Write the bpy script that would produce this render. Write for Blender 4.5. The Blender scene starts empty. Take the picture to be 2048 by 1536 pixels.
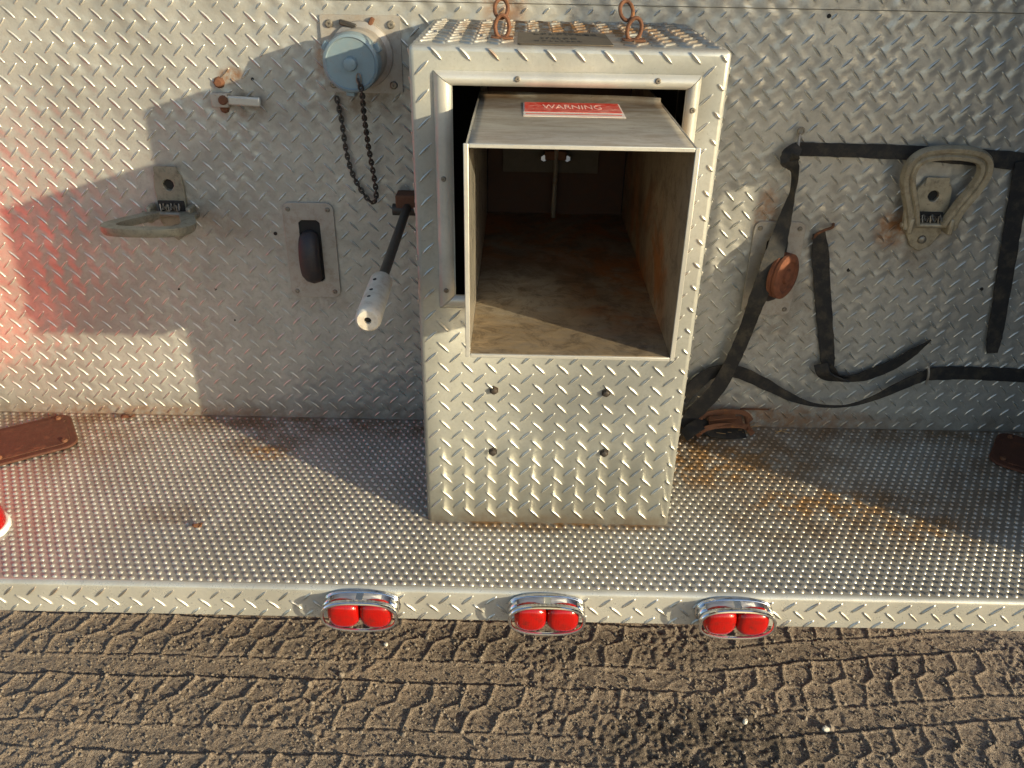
import bpy, bmesh, math, random
import numpy as np
from mathutils import Vector, Matrix
random.seed(7)
rng = np.random.default_rng(11)
PI = math.pi
scene = bpy.context.scene
C = scene.collection

# ------------------------------------------------------------------ camera
CAM = np.array([-0.0709, -1.612, 0.9949])
RM = np.array([[0.99979378, 0.02023979, -0.00165801],
               [0.01128192, -0.48569701, 0.87405442],
               [0.01688539, -0.87389288, -0.48582519]])   # photo axes (right, down, forward) to world
FPX = 1640.0
cd = bpy.data.cameras.new('camera')
cam = bpy.data.objects.new('camera', cd); C.objects.link(cam)
cd.sensor_width = 36.0; cd.lens = FPX / 2048 * 36
cd.clip_start = 0.02; cd.clip_end = 500
cam.matrix_world = Matrix(((RM[0][0], -RM[0][1], -RM[0][2], CAM[0]),
                           (RM[1][0], -RM[1][1], -RM[1][2], CAM[1]),
                           (RM[2][0], -RM[2][1], -RM[2][2], CAM[2]),
                           (0, 0, 0, 1)))
scene.camera = cam

# ------------------------------------------------------------------ sky and sun
SUN = Vector((1.53, -1.0, 0.455)).normalized()            # towards the sun
el = math.asin(SUN.z); az = math.atan2(SUN.x, SUN.y)
w = bpy.data.worlds.new('World'); scene.world = w; w.use_nodes = True
nt = w.node_tree; nt.nodes.clear()
sky = nt.nodes.new('ShaderNodeTexSky'); sky.sky_type = 'NISHITA'; sky.sun_disc = False
sky.sun_elevation = el; sky.sun_rotation = az
sky.air_density = 1.0; sky.dust_density = 1.3; sky.ozone_density = 1.2
bg = nt.nodes.new('ShaderNodeBackground'); bg.inputs[1].default_value = 0.15
wo = nt.nodes.new('ShaderNodeOutputWorld')
nt.links.new(sky.outputs[0], bg.inputs[0]); nt.links.new(bg.outputs[0], wo.inputs[0])
ld = bpy.data.lights.new('sun', 'SUN'); ld.energy = 4.3; ld.angle = math.radians(0.6); ld.color = (1.0, 0.86, 0.58)
lo = bpy.data.objects.new('sun', ld); C.objects.link(lo)
lo.rotation_euler = SUN.to_track_quat('Z', 'Y').to_euler(); lo.location = (3, -3, 3)
vs = scene.view_settings
vs.view_transform = 'Standard'; vs.look = 'None'; vs.gamma = 1; vs.use_curve_mapping = False
vs.exposure = 0.66

# ------------------------------------------------------------------ positions measured on the truck's own planes
def _ray(u, v): return RM @ np.array([(u - 1024) / FPX, (v - 768) / FPX, 1.0])
def on_y(u, v, y):
    r = _ray(u, v); return Vector(CAM + (y - CAM[1]) / r[1] * r)
def on_z(u, v, z):
    r = _ray(u, v); return Vector(CAM + (z - CAM[2]) / r[2] * r)

# ------------------------------------------------------------------ materials
def mat(name, col, rough=0.6, metal=0.0, bump=None, spec=None):
    m = bpy.data.materials.new(name); m.use_nodes = True
    b = m.node_tree.nodes['Principled BSDF']
    b.inputs['Base Color'].default_value = (*col, 1); b.inputs['Roughness'].default_value = rough
    b.inputs['Metallic'].default_value = metal
    if spec is not None: b.inputs['Specular IOR Level'].default_value = spec
    return m
class NB:
    """short node helper"""
    def __init__(s, m): s.m = m; s.t = m.node_tree; s.b = s.t.nodes['Principled BSDF']
    def n(s, kind, **kw):
        x = s.t.nodes.new(kind)
        for k, v in kw.items():
            if k.startswith('i_'): x.inputs[int(k[2:]) if k[2:].isdigit() else k[2:]].default_value = v
            else: setattr(x, k, v)
        return x
    def l(s, a, b): s.t.links.new(a, b)
    def pos(s): return s.n('ShaderNodeTexCoord').outputs['Object']
    def scaled(s, v, sc):
        x = s.n('ShaderNodeMapping'); x.inputs['Scale'].default_value = sc; s.l(v, x.inputs[0]); return x.outputs[0]
    def noise(s, v, scale, detail=5, rough=0.6, dist=0.0):
        x = s.n('ShaderNodeTexNoise'); x.inputs['Scale'].default_value = scale; x.inputs['Detail'].default_value = detail
        x.inputs['Roughness'].default_value = rough; x.inputs['Distortion'].default_value = dist; s.l(v, x.inputs['Vector']); return x.outputs['Fac']
    def ramp(s, f, a, b, ca=0.0, cb=1.0):
        x = s.n('ShaderNodeMapRange'); x.interpolation_type = 'SMOOTHSTEP'
        x.inputs[1].default_value = a; x.inputs[2].default_value = b; x.inputs[3].default_value = ca; x.inputs[4].default_value = cb
        s.l(f, x.inputs[0]); return x.outputs[0]
    def math(s, op, a, b=None, c=None):
        x = s.n('ShaderNodeMath', operation=op)
        for i, v in enumerate((a, b, c)):
            if v is None: continue
            if isinstance(v, (int, float)): x.inputs[i].default_value = v
            else: s.l(v, x.inputs[i])
        return x.outputs[0]
    def mix(s, f, a, b):
        x = s.n('ShaderNodeMix', data_type='RGBA')
        for i, v in ((0, f), (6, a), (7, b)):
            if isinstance(v, (int, float)): x.inputs[i].default_value = v
            elif isinstance(v, tuple): x.inputs[i].default_value = (*v, 1)
            else: s.l(v, x.inputs[i])
        return x.outputs[2]
    def bump(s, h, strength=0.3, dist=0.001):
        x = s.n('ShaderNodeBump'); x.inputs['Strength'].default_value = strength; x.inputs['Distance'].default_value = dist
        s.l(h, x.inputs['Height']); s.l(x.outputs[0], s.b.inputs['Normal'])
    def sep(s, v):
        x = s.n('ShaderNodeSeparateXYZ'); s.l(v, x.inputs[0]); return x.outputs

def worn_metal(name, base, dirt, rust=(0.16, 0.055, 0.018), metal=0.5, rough=0.42, dirt_amt=0.5, rust_amt=0.0, stain=None, grain=(1, 1, 1), bs=0.25, ripple=None, broadk=0.78):
    """weathered metal: broad tone drift, fine grime, rust specks; stain(nb, sep) adds stains, or painted light and shade, with a place of their own"""
    m = mat(name, base, rough, metal); nb = NB(m); p = nb.pos()
    broad = nb.noise(p, 5.5, 5, 0.62, 0.4)
    fine = nb.noise(nb.scaled(p, grain), 60, 6, 0.7)
    speck = nb.noise(p, 170, 3, 0.65)
    col = nb.mix(nb.ramp(broad, 0.36, 0.68), base, tuple(broadk * c for c in base))
    g = nb.math('MULTIPLY', nb.ramp(fine, 0.42, 0.72), dirt_amt)
    col = nb.mix(g, col, dirt)
    d = nb.math('MULTIPLY', nb.ramp(speck, 0.63, 0.75), 0.75 * dirt_amt)
    col = nb.mix(d, col, tuple(0.5 * c for c in dirt))
    rmask = nb.math('MULTIPLY', nb.ramp(nb.noise(p, 16, 6, 0.7, 0.3), 0.70 - 0.25 * rust_amt, 0.82 - 0.2 * rust_amt), min(1, rust_amt * 1.6))
    if stain:
        for f, c in stain(nb, p, nb.sep(p)): col = nb.mix(f, col, c)
    col = nb.mix(rmask, col, rust)
    nb.l(col, nb.b.inputs['Base Color'])
    r = nb.math('ADD', nb.math('MULTIPLY', fine, 0.28), rough - 0.14)
    r = nb.math('ADD', r, nb.math('MULTIPLY', rmask, 0.3)); nb.l(r, nb.b.inputs['Roughness'])
    mm = nb.math('MULTIPLY', nb.math('SUBTRACT', 1.0, nb.math('MAXIMUM', rmask, nb.math('MULTIPLY', g, 0.7))), metal)
    nb.l(mm, nb.b.inputs['Metallic'])
    hgt = nb.math('ADD', nb.math('MULTIPLY', fine, 0.6), nb.math('MULTIPLY', broad, 3.0))
    if ripple:
        sp = nb.sep(p); q = nb.math('MULTIPLY', sp[0], 2 * PI / 0.0398); q2 = nb.math('MULTIPLY', sp[ripple], 2 * PI / 0.0398)
        wv_ = nb.math('SINE', nb.math('ADD', q, nb.math('MULTIPLY', nb.math('SINE', q2), 0.9)))
        hgt = nb.math('ADD', hgt, nb.math('MULTIPLY', wv_, nb.math('MULTIPLY', nb.ramp(nb.noise(p, 7, 3), 0.3, 0.7), 1.1)))
    nb.bump(hgt, bs, 0.0015)
    return m

def blob(nb, s, cx, cy, rx, ry, ax=0, ay=1):
    """soft elliptical stain mask in the object's plane (axes ax, ay)"""
    a = nb.math('MULTIPLY', nb.math('SUBTRACT', s[ax], cx), 1.0 / rx)
    b = nb.math('MULTIPLY', nb.math('SUBTRACT', s[ay], cy), 1.0 / ry)
    d = nb.math('ADD', nb.math('MULTIPLY', a, a), nb.math('MULTIPLY', b, b))
    return nb.ramp(d, 1.0, 0.0)
def stain_sum(nb, p, s, blobs, nscale=14, lo=0.32, hi=0.62, ax=0, ay=1):
    tot = None
    for (x, y, rx, ry, k) in blobs:
        f = nb.math('MULTIPLY', blob(nb, s, x, y, rx, ry, ax, ay), k)
        tot = f if tot is None else nb.math('MAXIMUM', tot, f)
    n = nb.ramp(nb.noise(p, nscale, 7, 0.72, 0.2), lo, hi)
    return nb.math('MULTIPLY', tot, n)

def wall_stain(nb, p, s):
    grime = stain_sum(nb, p, s, [(0.0, 0.0, 3.0, 0.06, 0.55), (0.48, 0.33, 0.1, 0.2, 0.6), (0.74, 0.47, 0.12, 0.12, 0.6), (0.56, 0.38, 0.03, 0.3, 0.5),
                                 (-0.72, 0.47, 0.16, 0.07, 0.5), (-0.36, 0.71, 0.09, 0.05, 0.9), (-0.59, 0.69, 0.06, 0.04, 0.8), (-0.48, 0.3, 0.09, 0.05, 0.5)], 22, 0.3, 0.66, 0, 2)
    rust = stain_sum(nb, p, s, [(0.69, 0.475, 0.045, 0.05, 0.9), (-0.435, 0.77, 0.02, 0.06, 0.7), (-0.61, 0.745, 0.03, 0.02, 0.9), (0.5, 0.02, 0.35, 0.05, 0.6),
                                (-0.9, 0.0, 0.5, 0.035, 0.5), (-0.1, 0.86, 0.05, 0.12, 0.7), (0.43, 0.5, 0.03, 0.08, 0.7)], 40, 0.35, 0.6, 0, 2)
    return [(grime, (0.17, 0.13, 0.09)), (rust, (0.30, 0.13, 0.04))]
def deck_stain(nb, p, s):
    dust = nb.math('MULTIPLY', nb.ramp(nb.noise(p, 9, 6, 0.7), 0.3, 0.7), 0.45)
    brown = stain_sum(nb, p, s, [(0.0, 0.0, 4.0, 0.10, 0.95), (0.36, -0.12, 0.42, 0.18, 1.0), (0.62, -0.32, 0.40, 0.16, 0.9), (-0.62, -0.1, 0.14, 0.06, 0.8), (0.0, -0.375, 0.27, 0.03, 1.0),
                                 (-0.72, -0.36, 0.09, 0.05, 0.6), (0.95, -0.2, 0.2, 0.2, 0.7), (-1.05, -0.1, 0.25, 0.17, 0.7)], 17, 0.30, 0.62)
    orange = stain_sum(nb, p, s, [(0.32, -0.15, 0.25, 0.12, 0.9), (0.55, -0.29, 0.18, 0.07, 0.95), (0.72, -0.36, 0.12, 0.05, 0.7), (-0.6, -0.15, 0.08, 0.04, 0.9), (0.02, -0.372, 0.26, 0.012, 0.9)], 34, 0.44, 0.56)
    return [(dust, (0.30, 0.26, 0.20)), (brown, (0.19, 0.125, 0.07)), (orange, (0.33, 0.19, 0.08))]
def top_stain(nb, p, s):
    up = nb.ramp(s[2], 0.844, 0.8485)
    n = nb.ramp(nb.noise(nb.scaled(p, (1, 3, 1)), 16, 7, 0.75), 0.3, 0.62)
    r = nb.math('MULTIPLY', nb.math('MULTIPLY', up, n), nb.math('ADD', nb.math('MULTIPLY', blob(nb, s, 0.02, -0.15, 0.26, 0.26), 0.7), 0.35))
    base = stain_sum(nb, p, s, [(0.0, 0.0, 0.6, 0.03, 0.5)], 30, 0.3, 0.6, 0, 2)
    return [(r, (0.22, 0.115, 0.045)), (base, (0.25, 0.17, 0.1))]
def chute_stain_shade(nb, p, s):  # stains, with interior shade and reflected light painted into the colour
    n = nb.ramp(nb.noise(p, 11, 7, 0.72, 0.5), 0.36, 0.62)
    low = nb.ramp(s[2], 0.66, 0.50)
    deep = nb.ramp(s[1], -0.62, -0.35)  # stain darkens towards the back, interior shade painted in
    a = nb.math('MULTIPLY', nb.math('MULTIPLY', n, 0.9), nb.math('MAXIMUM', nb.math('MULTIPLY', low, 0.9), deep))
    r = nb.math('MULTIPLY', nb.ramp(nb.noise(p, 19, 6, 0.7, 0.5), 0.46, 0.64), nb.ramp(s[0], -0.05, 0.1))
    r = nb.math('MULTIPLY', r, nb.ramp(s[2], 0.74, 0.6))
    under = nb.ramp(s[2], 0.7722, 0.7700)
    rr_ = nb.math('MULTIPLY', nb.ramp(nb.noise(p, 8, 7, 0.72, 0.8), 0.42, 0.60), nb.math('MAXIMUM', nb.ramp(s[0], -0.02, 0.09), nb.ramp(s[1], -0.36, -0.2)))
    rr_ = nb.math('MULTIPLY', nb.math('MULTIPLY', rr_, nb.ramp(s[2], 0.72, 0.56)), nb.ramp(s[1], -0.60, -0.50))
    bounce_patch = nb.math('MULTIPLY', nb.math('MULTIPLY', blob(nb, s, -0.07, -0.43, 0.09, 0.13), nb.ramp(s[2], 0.503, 0.5015)), nb.ramp(nb.noise(p, 30, 6, 0.7), 0.35, 0.6, 0.3, 0.9))  # pale floor patch, reflected light painted as colour
    ins = nb.math('MULTIPLY', under, nb.ramp(s[1], -0.50, -0.10, 0.25, 0.85))  # interior colour deepens with depth as painted shade
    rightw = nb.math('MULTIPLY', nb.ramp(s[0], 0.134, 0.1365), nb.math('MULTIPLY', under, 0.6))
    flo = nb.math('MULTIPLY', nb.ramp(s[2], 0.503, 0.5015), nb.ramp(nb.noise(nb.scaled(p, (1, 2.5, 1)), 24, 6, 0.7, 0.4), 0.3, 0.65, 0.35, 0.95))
    flo = nb.math('MULTIPLY', flo, nb.ramp(s[1], -0.25, -0.45))  # floor painted paler towards the mouth, where the sun patch falls
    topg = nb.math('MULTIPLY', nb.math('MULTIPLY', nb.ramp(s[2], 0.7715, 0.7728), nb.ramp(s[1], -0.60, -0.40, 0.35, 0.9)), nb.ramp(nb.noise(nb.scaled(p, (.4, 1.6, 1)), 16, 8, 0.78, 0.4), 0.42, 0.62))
    return [(topg, (0.15, 0.115, 0.075)), (flo, (0.42, 0.31, 0.18)), (ins, (0.30, 0.235, 0.165)), (rightw, (0.40, 0.31, 0.21)), (nb.math('MULTIPLY', a, nb.ramp(s[1], -0.55, -0.25, 0.15, 0.8)), (0.11, 0.06, 0.03)), (nb.math('MULTIPLY', rr_, 0.9), (0.36, 0.13, 0.035)), (bounce_patch, (0.42, 0.38, 0.31)), (nb.math('MULTIPLY', nb.math('MULTIPLY', under, 0.5), nb.ramp(nb.noise(p, 22, 9, 0.85, 0.7), 0.47, 0.60)), (0.06, 0.04, 0.025))]

M = {}
M['tread'] = worn_metal('treadplate_aluminium', (0.50, 0.495, 0.455), (0.27, 0.25, 0.215), metal=0.5, rough=0.34, dirt_amt=0.62, rust_amt=0.0, stain=wall_stain, ripple=2, bs=0.7)
M['boxtread'] = worn_metal('housing_treadplate', (0.49, 0.50, 0.462), (0.31, 0.305, 0.265), metal=0.45, rough=0.35, dirt_amt=0.6, stain=top_stain, bs=0.35)
M['deck'] = worn_metal('tailboard_grip_aluminium', (0.42, 0.405, 0.365), (0.22, 0.20, 0.165), metal=0.4, rough=0.40, dirt_amt=0.75, stain=deck_stain)
M['lug'] = worn_metal('polished_lug', (0.68, 0.67, 0.61), (0.36, 0.33, 0.27), metal=0.6, rough=0.33, dirt_amt=0.55, stain=wall_stain)
M['button'] = worn_metal('polished_button', (0.58, 0.55, 0.49), (0.28, 0.24, 0.18), metal=0.55, rough=0.30, dirt_amt=0.55, stain=lambda nb, p, s: [(f if i else nb.math('MULTIPLY', f, .5), c) for i, (f, c) in enumerate(deck_stain(nb, p, s))])
M['trim'] = worn_metal('trim_aluminium', (0.62, 0.61, 0.55), (0.40, 0.37, 0.31), metal=0.45, rough=0.36, dirt_amt=0.35)
M['trimlip'] = worn_metal('bent_lip', (0.56, 0.555, 0.50), (0.34, 0.31, 0.25), metal=0.5, rough=0.3, dirt_amt=0.4)
M['chutewall'] = worn_metal('chute_side_stainless', (0.60, 0.56, 0.48), (0.34, 0.27, 0.18), metal=0.8, rough=0.30, dirt_amt=0.5, grain=(1, 1, .3), bs=.15)  # paler copy of the chute metal; left wall's sunlit look put into its colour
M['chute'] = worn_metal('chute_stainless', (0.36, 0.335, 0.29), (0.15, 0.12, 0.085), metal=0.45, rough=0.42, dirt_amt=0.7, stain=chute_stain_shade, grain=(0.35, 1, 1), bs=0.15)
M['cast'] = worn_metal('cast_aluminium', (0.43, 0.375, 0.27), (0.17, 0.135, 0.085), rust=(0.30, 0.15, 0.05), metal=0.4, rough=0.45, dirt_amt=0.8, rust_amt=0.35, bs=0.5)
M['castgrey'] = worn_metal('weathered_casting', (0.30, 0.285, 0.22), (0.12, 0.105, 0.075), rust=(0.2, 0.12, 0.06), metal=0.4, rough=0.45, dirt_amt=0.85, rust_amt=0.3, bs=0.5)
M['plate'] = worn_metal('stained_plate', (0.42, 0.39, 0.345), (0.26, 0.2, 0.14), rust=(0.3, 0.17, 0.08), metal=0.4, rough=0.45, dirt_amt=0.6, rust_amt=0.25)
M['rust'] = worn_metal('rusted_steel', (0.16, 0.065, 0.03), (0.08, 0.035, 0.018), rust=(0.27, 0.12, 0.045), metal=0.1, rough=0.8, dirt_amt=0.8, rust_amt=0.6, bs=0.9)
M['darksteel'] = worn_metal('dark_steel', (0.055, 0.05, 0.045), (0.09, 0.055, 0.03), rust=(0.14, 0.06, 0.025), metal=0.4, rough=0.5, dirt_amt=0.6, rust_amt=0.3)
M['rubber'] = worn_metal('dirty_rubber', (0.028, 0.026, 0.03), (0.075, 0.045, 0.03), rust=(0.10, 0.035, 0.02), metal=0.0, rough=0.5, dirt_amt=0.6, rust_amt=0.35)
M['orange'] = worn_metal('rusty_roller', (0.19, 0.065, 0.03), (0.09, 0.035, 0.02), rust=(0.22, 0.07, 0.03), metal=0.0, rough=0.9, dirt_amt=0.9, rust_amt=0.4, bs=.6)
M['capblue'] = worn_metal('cap_paint_blue', (0.22, 0.30, 0.34), (0.24, 0.25, 0.23), metal=0.25, rough=0.42, dirt_amt=0.45)
M['bolt'] = worn_metal('bolt_steel', (0.30, 0.27, 0.22), (0.12, 0.08, 0.05), rust=(0.2, 0.08, 0.03), metal=0.6, rough=0.4, dirt_amt=0.6, rust_amt=0.5)
M['pvc'] = worn_metal('handle_plastic', (0.66, 0.62, 0.54), (0.36, 0.27, 0.18), rust=(0.42, 0.3, 0.18), metal=0.0, rough=0.5, dirt_amt=0.6, rust_amt=0.3)
M['brownpad'] = worn_metal('brown_pad', (0.085, 0.028, 0.013), (0.10, 0.035, 0.018), rust=(0.20, 0.075, 0.035), metal=0.0, rough=0.75, dirt_amt=0.9, rust_amt=0.6, bs=1.0)
M['redpaint'] = worn_metal('red_paint', (0.70, 0.035, 0.015), (0.4, 0.05, 0.03), metal=0.0, rough=0.32, dirt_amt=0.25)
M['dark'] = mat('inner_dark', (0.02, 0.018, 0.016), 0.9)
M['chrome'] = mat('chrome', (0.78, 0.80, 0.82), 0.10, 1.0)
M['white'] = mat('white_paint', (0.78, 0.76, 0.72), 0.45)
M['labelred'] = worn_metal('label_red', (0.55, 0.03, 0.015), (0.58, 0.27, 0.20), rust=(0.5, 0.33, 0.26), metal=0.0, rough=0.5, dirt_amt=0.7, rust_amt=0.5)
M['labelwhite'] = worn_metal('label_white', (0.72, 0.66, 0.58), (0.6, 0.3, 0.22), metal=0.0, rough=0.5, dirt_amt=0.4)
M['labelpink'] = mat('label_lettering', (0.72, 0.42, 0.34), 0.5)
# red lens: tinted shell
m = mat('red_lens', (0.30, 0.004, 0.002), 0.14); b = m.node_tree.nodes['Principled BSDF']
b.inputs['Subsurface Weight'].default_value = 0.12; b.inputs['Subsurface Radius'].default_value = (0.03, 0.004, 0.002)
b.inputs['Coat Weight'].default_value = 0.3; M['lens'] = m
nb = NB(m); p = nb.pos(); w1 = nb.n('ShaderNodeTexWave'); w1.inputs['Scale'].default_value = 75; nb.l(p, w1.inputs[0]); nb.bump(nb.math('ADD', nb.math('MULTIPLY', w1.outputs['Fac'], .6), nb.noise(p, 300, 3)), 0.25, 0.0006)
nb.l(nb.mix(nb.ramp(nb.noise(p, 60, 5, .7), .5, .75), (0.33, 0.004, 0.002), (0.16, 0.012, 0.008)), nb.b.inputs['Base Color'])
# webbing: fine ribbed weave
m = mat('strap_webbing', (0.016, 0.016, 0.017), 0.72); nb = NB(m); p = nb.pos()
n1 = nb.noise(p, 35, 5, 0.7)
nb.l(nb.mix(nb.ramp(n1, 0.42, 0.72), (0.014, 0.0145, 0.016), (0.065, 0.053, 0.038)), nb.b.inputs['Base Color'])
wv = nb.n('ShaderNodeTexWave'); wv.inputs['Scale'].default_value = 260; wv.inputs['Distortion'].default_value = 0.6; nb.l(p, wv.inputs[0])
nb.bump(nb.math('ADD', wv.outputs['Fac'], n1), 0.5, 0.0008); M['strap'] = m
m2 = mat('strap_webbing_faded', (0.09, 0.09, 0.085), 0.6); nb = NB(m2); p = nb.pos(); n1 = nb.noise(p, 35, 5, 0.7)
nb.l(nb.mix(nb.ramp(n1, 0.4, 0.7), (0.13, 0.135, 0.13), (0.07, 0.062, 0.05)), nb.b.inputs['Base Color'])
nb.bump(n1, 0.5, 0.0008); M['strapgrey'] = m2
M['straw'] = mat('straw', (0.36, 0.23, 0.10), 0.8)
# soil
m = mat('soil', (0.2, 0.14, 0.1), 0.95); nb = NB(m); p = nb.pos()
b1 = nb.noise(p, 3.2, 6, 0.65); b2 = nb.noise(p, 45, 7, 0.75); b3 = nb.noise(p, 260, 4, 0.7)
col = nb.mix(nb.ramp(b1, 0.35, 0.65), (0.32, 0.245, 0.182), (0.26, 0.208, 0.165))
col = nb.mix(nb.ramp(b2, 0.35, 0.7), col, (0.36, 0.29, 0.22))
col = nb.mix(nb.ramp(b3, 0.52, 0.64), col, (0.085, 0.067, 0.052))
col = nb.mix(nb.ramp(nb.noise(p, 190, 3, 0.6), 0.57, 0.66), col, (0.42, 0.35, 0.27))
dark_soil_shade = stain_sum(nb, p, nb.sep(p), [(0.38, -0.42, 0.35, 0.12, 0.8), (0.0, -0.15, 1.2, 0.08, 0.35)], 24, 0.3, 0.6)  # dark soil patch, plus the tailboard's shadow band painted in
col = nb.mix(dark_soil_shade, col, (0.085, 0.072, 0.056))
nb.l(col, nb.b.inputs['Base Color'])
nb.bump(nb.math('ADD', nb.math('MULTIPLY', b3, 1.0), b2), 1.0, 0.008)
nb.b.inputs['Specular IOR Level'].default_value = 0.15; M['soil'] = m
M['pebble'] = worn_metal('pebbles', (0.23, 0.19, 0.15), (0.08, 0.068, 0.056), metal=0, rough=0.9, dirt_amt=0.8)
M['stone'] = mat('pale_stone', (0.62, 0.58, 0.50), 0.8)

# ------------------------------------------------------------------ mesh helpers
def vnoise(X, Y, s, seed):
    r = np.random.default_rng(seed).random((256, 256)); x = X / s; y = Y / s
    xi = np.floor(x).astype(int); yi = np.floor(y).astype(int); fx = x - xi; fy = y - yi
    fx = fx * fx * (3 - 2 * fx); fy = fy * fy * (3 - 2 * fy); g = lambda a, b_: r[a % 256, b_ % 256]
    return (g(xi, yi) * (1 - fx) + g(xi + 1, yi) * fx) * (1 - fy) + (g(xi, yi + 1) * (1 - fx) + g(xi + 1, yi + 1) * fx) * fy - .5
class MB:
    def __init__(s): s.v = []; s.f = []
    def add(s, vs, fs):
        o = len(s.v); s.v += [tuple(v) for v in vs]; s.f += [tuple(i + o for i in f) for f in fs]; return s
    def box(s, x0, x1, y0, y1, z0, z1):
        return s.add([(x0, y0, z0), (x1, y0, z0), (x1, y1, z0), (x0, y1, z0), (x0, y0, z1), (x1, y0, z1), (x1, y1, z1), (x0, y1, z1)],
                     [(0, 3, 2, 1), (4, 5, 6, 7), (0, 1, 5, 4), (1, 2, 6, 5), (2, 3, 7, 6), (3, 0, 4, 7)])
    def obox(s, c, X, Y, Z, sx, sy, sz):
        c, X, Y, Z = Vector(c), Vector(X).normalized(), Vector(Y).normalized(), Vector(Z).normalized()
        vs = [c + X * (sx / 2 * a) + Y * (sy / 2 * b) + Z * (sz / 2 * d) for d in (-1, 1) for (a, b) in ((-1, -1), (1, -1), (1, 1), (-1, 1))]
        return s.add(vs, [(0, 3, 2, 1), (4, 5, 6, 7), (0, 1, 5, 4), (1, 2, 6, 5), (2, 3, 7, 6), (3, 0, 4, 7)])
    def tube(s, pts, r, n=8, closed=False, flat=1.0, ref=(0, 1, 0)):
        """tube along pts; flat squashes it along ref"""
        pts = [Vector(p) for p in pts]; N = len(pts); vs = []
        for i, p in enumerate(pts):
            a = pts[(i - 1) % N] if (closed or i) else p; b = pts[(i + 1) % N] if (closed or i < N - 1) else p
            t = (b - a).normalized(); u = Vector(ref); u = (u - t * u.dot(t))
            if u.length < 1e-4: u = t.orthogonal()
            u.normalize(); q = t.cross(u); rr = r[i] if isinstance(r, (list, tuple)) else r
            for k in range(n):
                an = 2 * PI * k / n; vs.append(p + u * (math.cos(an) * rr * flat) + q * (math.sin(an) * rr))
        fs = []
        for i in range(N if closed else N - 1):
            j = (i + 1) % N
            for k in range(n): fs.append((i * n + k, i * n + (k + 1) % n, j * n + (k + 1) % n, j * n + k))
        if not closed: fs += [tuple(range(n - 1, -1, -1)), tuple((N - 1) * n + k for k in range(n))]
        return s.add(vs, fs)
    def lathe(s, c, axis, prof, n=24, ref=(0, 0, 1)):
        """prof: (distance along axis, radius)"""
        c = Vector(c); a = Vector(axis).normalized(); u = Vector(ref); u = u - a * u.dot(a); u = (u if u.length > .05 else a.orthogonal()).normalized(); q = a.cross(u); vs = []
        for (d, r) in prof:
            for k in range(n): vs.append(c + a * d + u * (r * math.cos(2 * PI * k / n)) + q * (r * math.sin(2 * PI * k / n)))
        fs = []
        for i in range(len(prof) - 1):
            for k in range(n): fs.append((i * n + k, i * n + (k + 1) % n, (i + 1) * n + (k + 1) % n, (i + 1) * n + k))
        fs += [tuple(range(n - 1, -1, -1)), tuple((len(prof) - 1) * n + k for k in range(n))]
        return s.add(vs, fs)
    def prism(s, outline, o, X, Y, N, d0, d1, holes=None):
        """outline (a,b) swept from d0 to d1 along N"""
        o, X, Y, N = Vector(o), Vector(X), Vector(Y), Vector(N); n = len(outline)
        vs = [o + X * a + Y * b + N * d for d in (d0, d1) for (a, b) in outline]
        if holes is None:
            fs = [tuple(range(n - 1, -1, -1)), tuple(range(n, 2 * n))] + [(i, (i + 1) % n, n + (i + 1) % n, n + i) for i in range(n)]
            return s.add(vs, fs)
        h = holes; vs += [o + X * a + Y * b + N * d for d in (d0, d1) for (a, b) in h]   # hole with the same count of points
        fs = []
        for i in range(n):
            j = (i + 1) % n
            fs += [(i, j, n + j, n + i), (n + i, n + j, 3 * n + j, 3 * n + i), (2 * n + j, 2 * n + i, 3 * n + i, 3 * n + j), (j, i, 2 * n + i, 2 * n + j)]
        return s.add(vs, fs)
    def ribbon(s, pts, w, th, nrm=(0, -1, 0), tw=None):
        pts = [Vector(p) for p in pts]; N = len(pts); vs = []
        for i, p in enumerate(pts):
            t = (pts[min(i + 1, N - 1)] - pts[max(i - 1, 0)]).normalized(); n0 = Vector(nrm); n0 = (n0 - t * n0.dot(t)).normalized(); q = t.cross(n0)
            if tw: 
                R = Matrix.Rotation(tw[i], 3, t); n0 = R @ n0; q = R @ q
            ww = w[i] if isinstance(w, (list, tuple)) else w
            for (a, b_) in ((-.5, -.5), (0, -.62), (.5, -.5), (.5, .5), (0, .62), (-.5, .5)): vs.append(p + q * (a * ww) + n0 * (b_ * th))
        fs = []
        for i in range(N - 1):
            for k in range(6): fs.append((i * 6 + k, i * 6 + (k + 1) % 6, i * 6 + 6 + (k + 1) % 6, i * 6 + 6 + k))
        fs += [(5, 4, 3, 2, 1, 0), tuple((N - 1) * 6 + k for k in range(6))]
        return s.add(vs, fs)
    def build(s, name, m, parent=None, bevel=0, smooth=True, segs=2, origin=None):
        me = bpy.data.meshes.new(name); me.from_pydata(s.v, [], s.f); me.update()
        bm = bmesh.new(); bm.from_mesh(me)
        bmesh.ops.recalc_face_normals(bm, faces=bm.faces); bm.to_mesh(me); bm.free()
        me.materials.append(m)
        return link(name, me, parent, bevel, smooth, segs)
def link(name, me, parent=None, bevel=0, smooth=True, segs=2):
    o = bpy.data.objects.new(name, me); C.objects.link(o); o.parent = parent
    if smooth:
        me.polygons.foreach_set('use_smooth', [True] * len(me.polygons))
    if bevel:
        bv = o.modifiers.new('bevel', 'BEVEL'); bv.width = bevel; bv.segments = segs; bv.limit_method = 'ANGLE'; bv.angle_limit = math.radians(40); bv.harden_normals = False
    if smooth:
        try: me.set_sharp_from_angle(angle=math.radians(38))
        except Exception: pass
    return o
def tag(o, label=None, cat=None, group=None, kind=None):
    if label: o['label'] = label
    if cat: o['category'] = cat
    if group: o['group'] = group
    if kind: o['kind'] = kind
    return o
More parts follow.
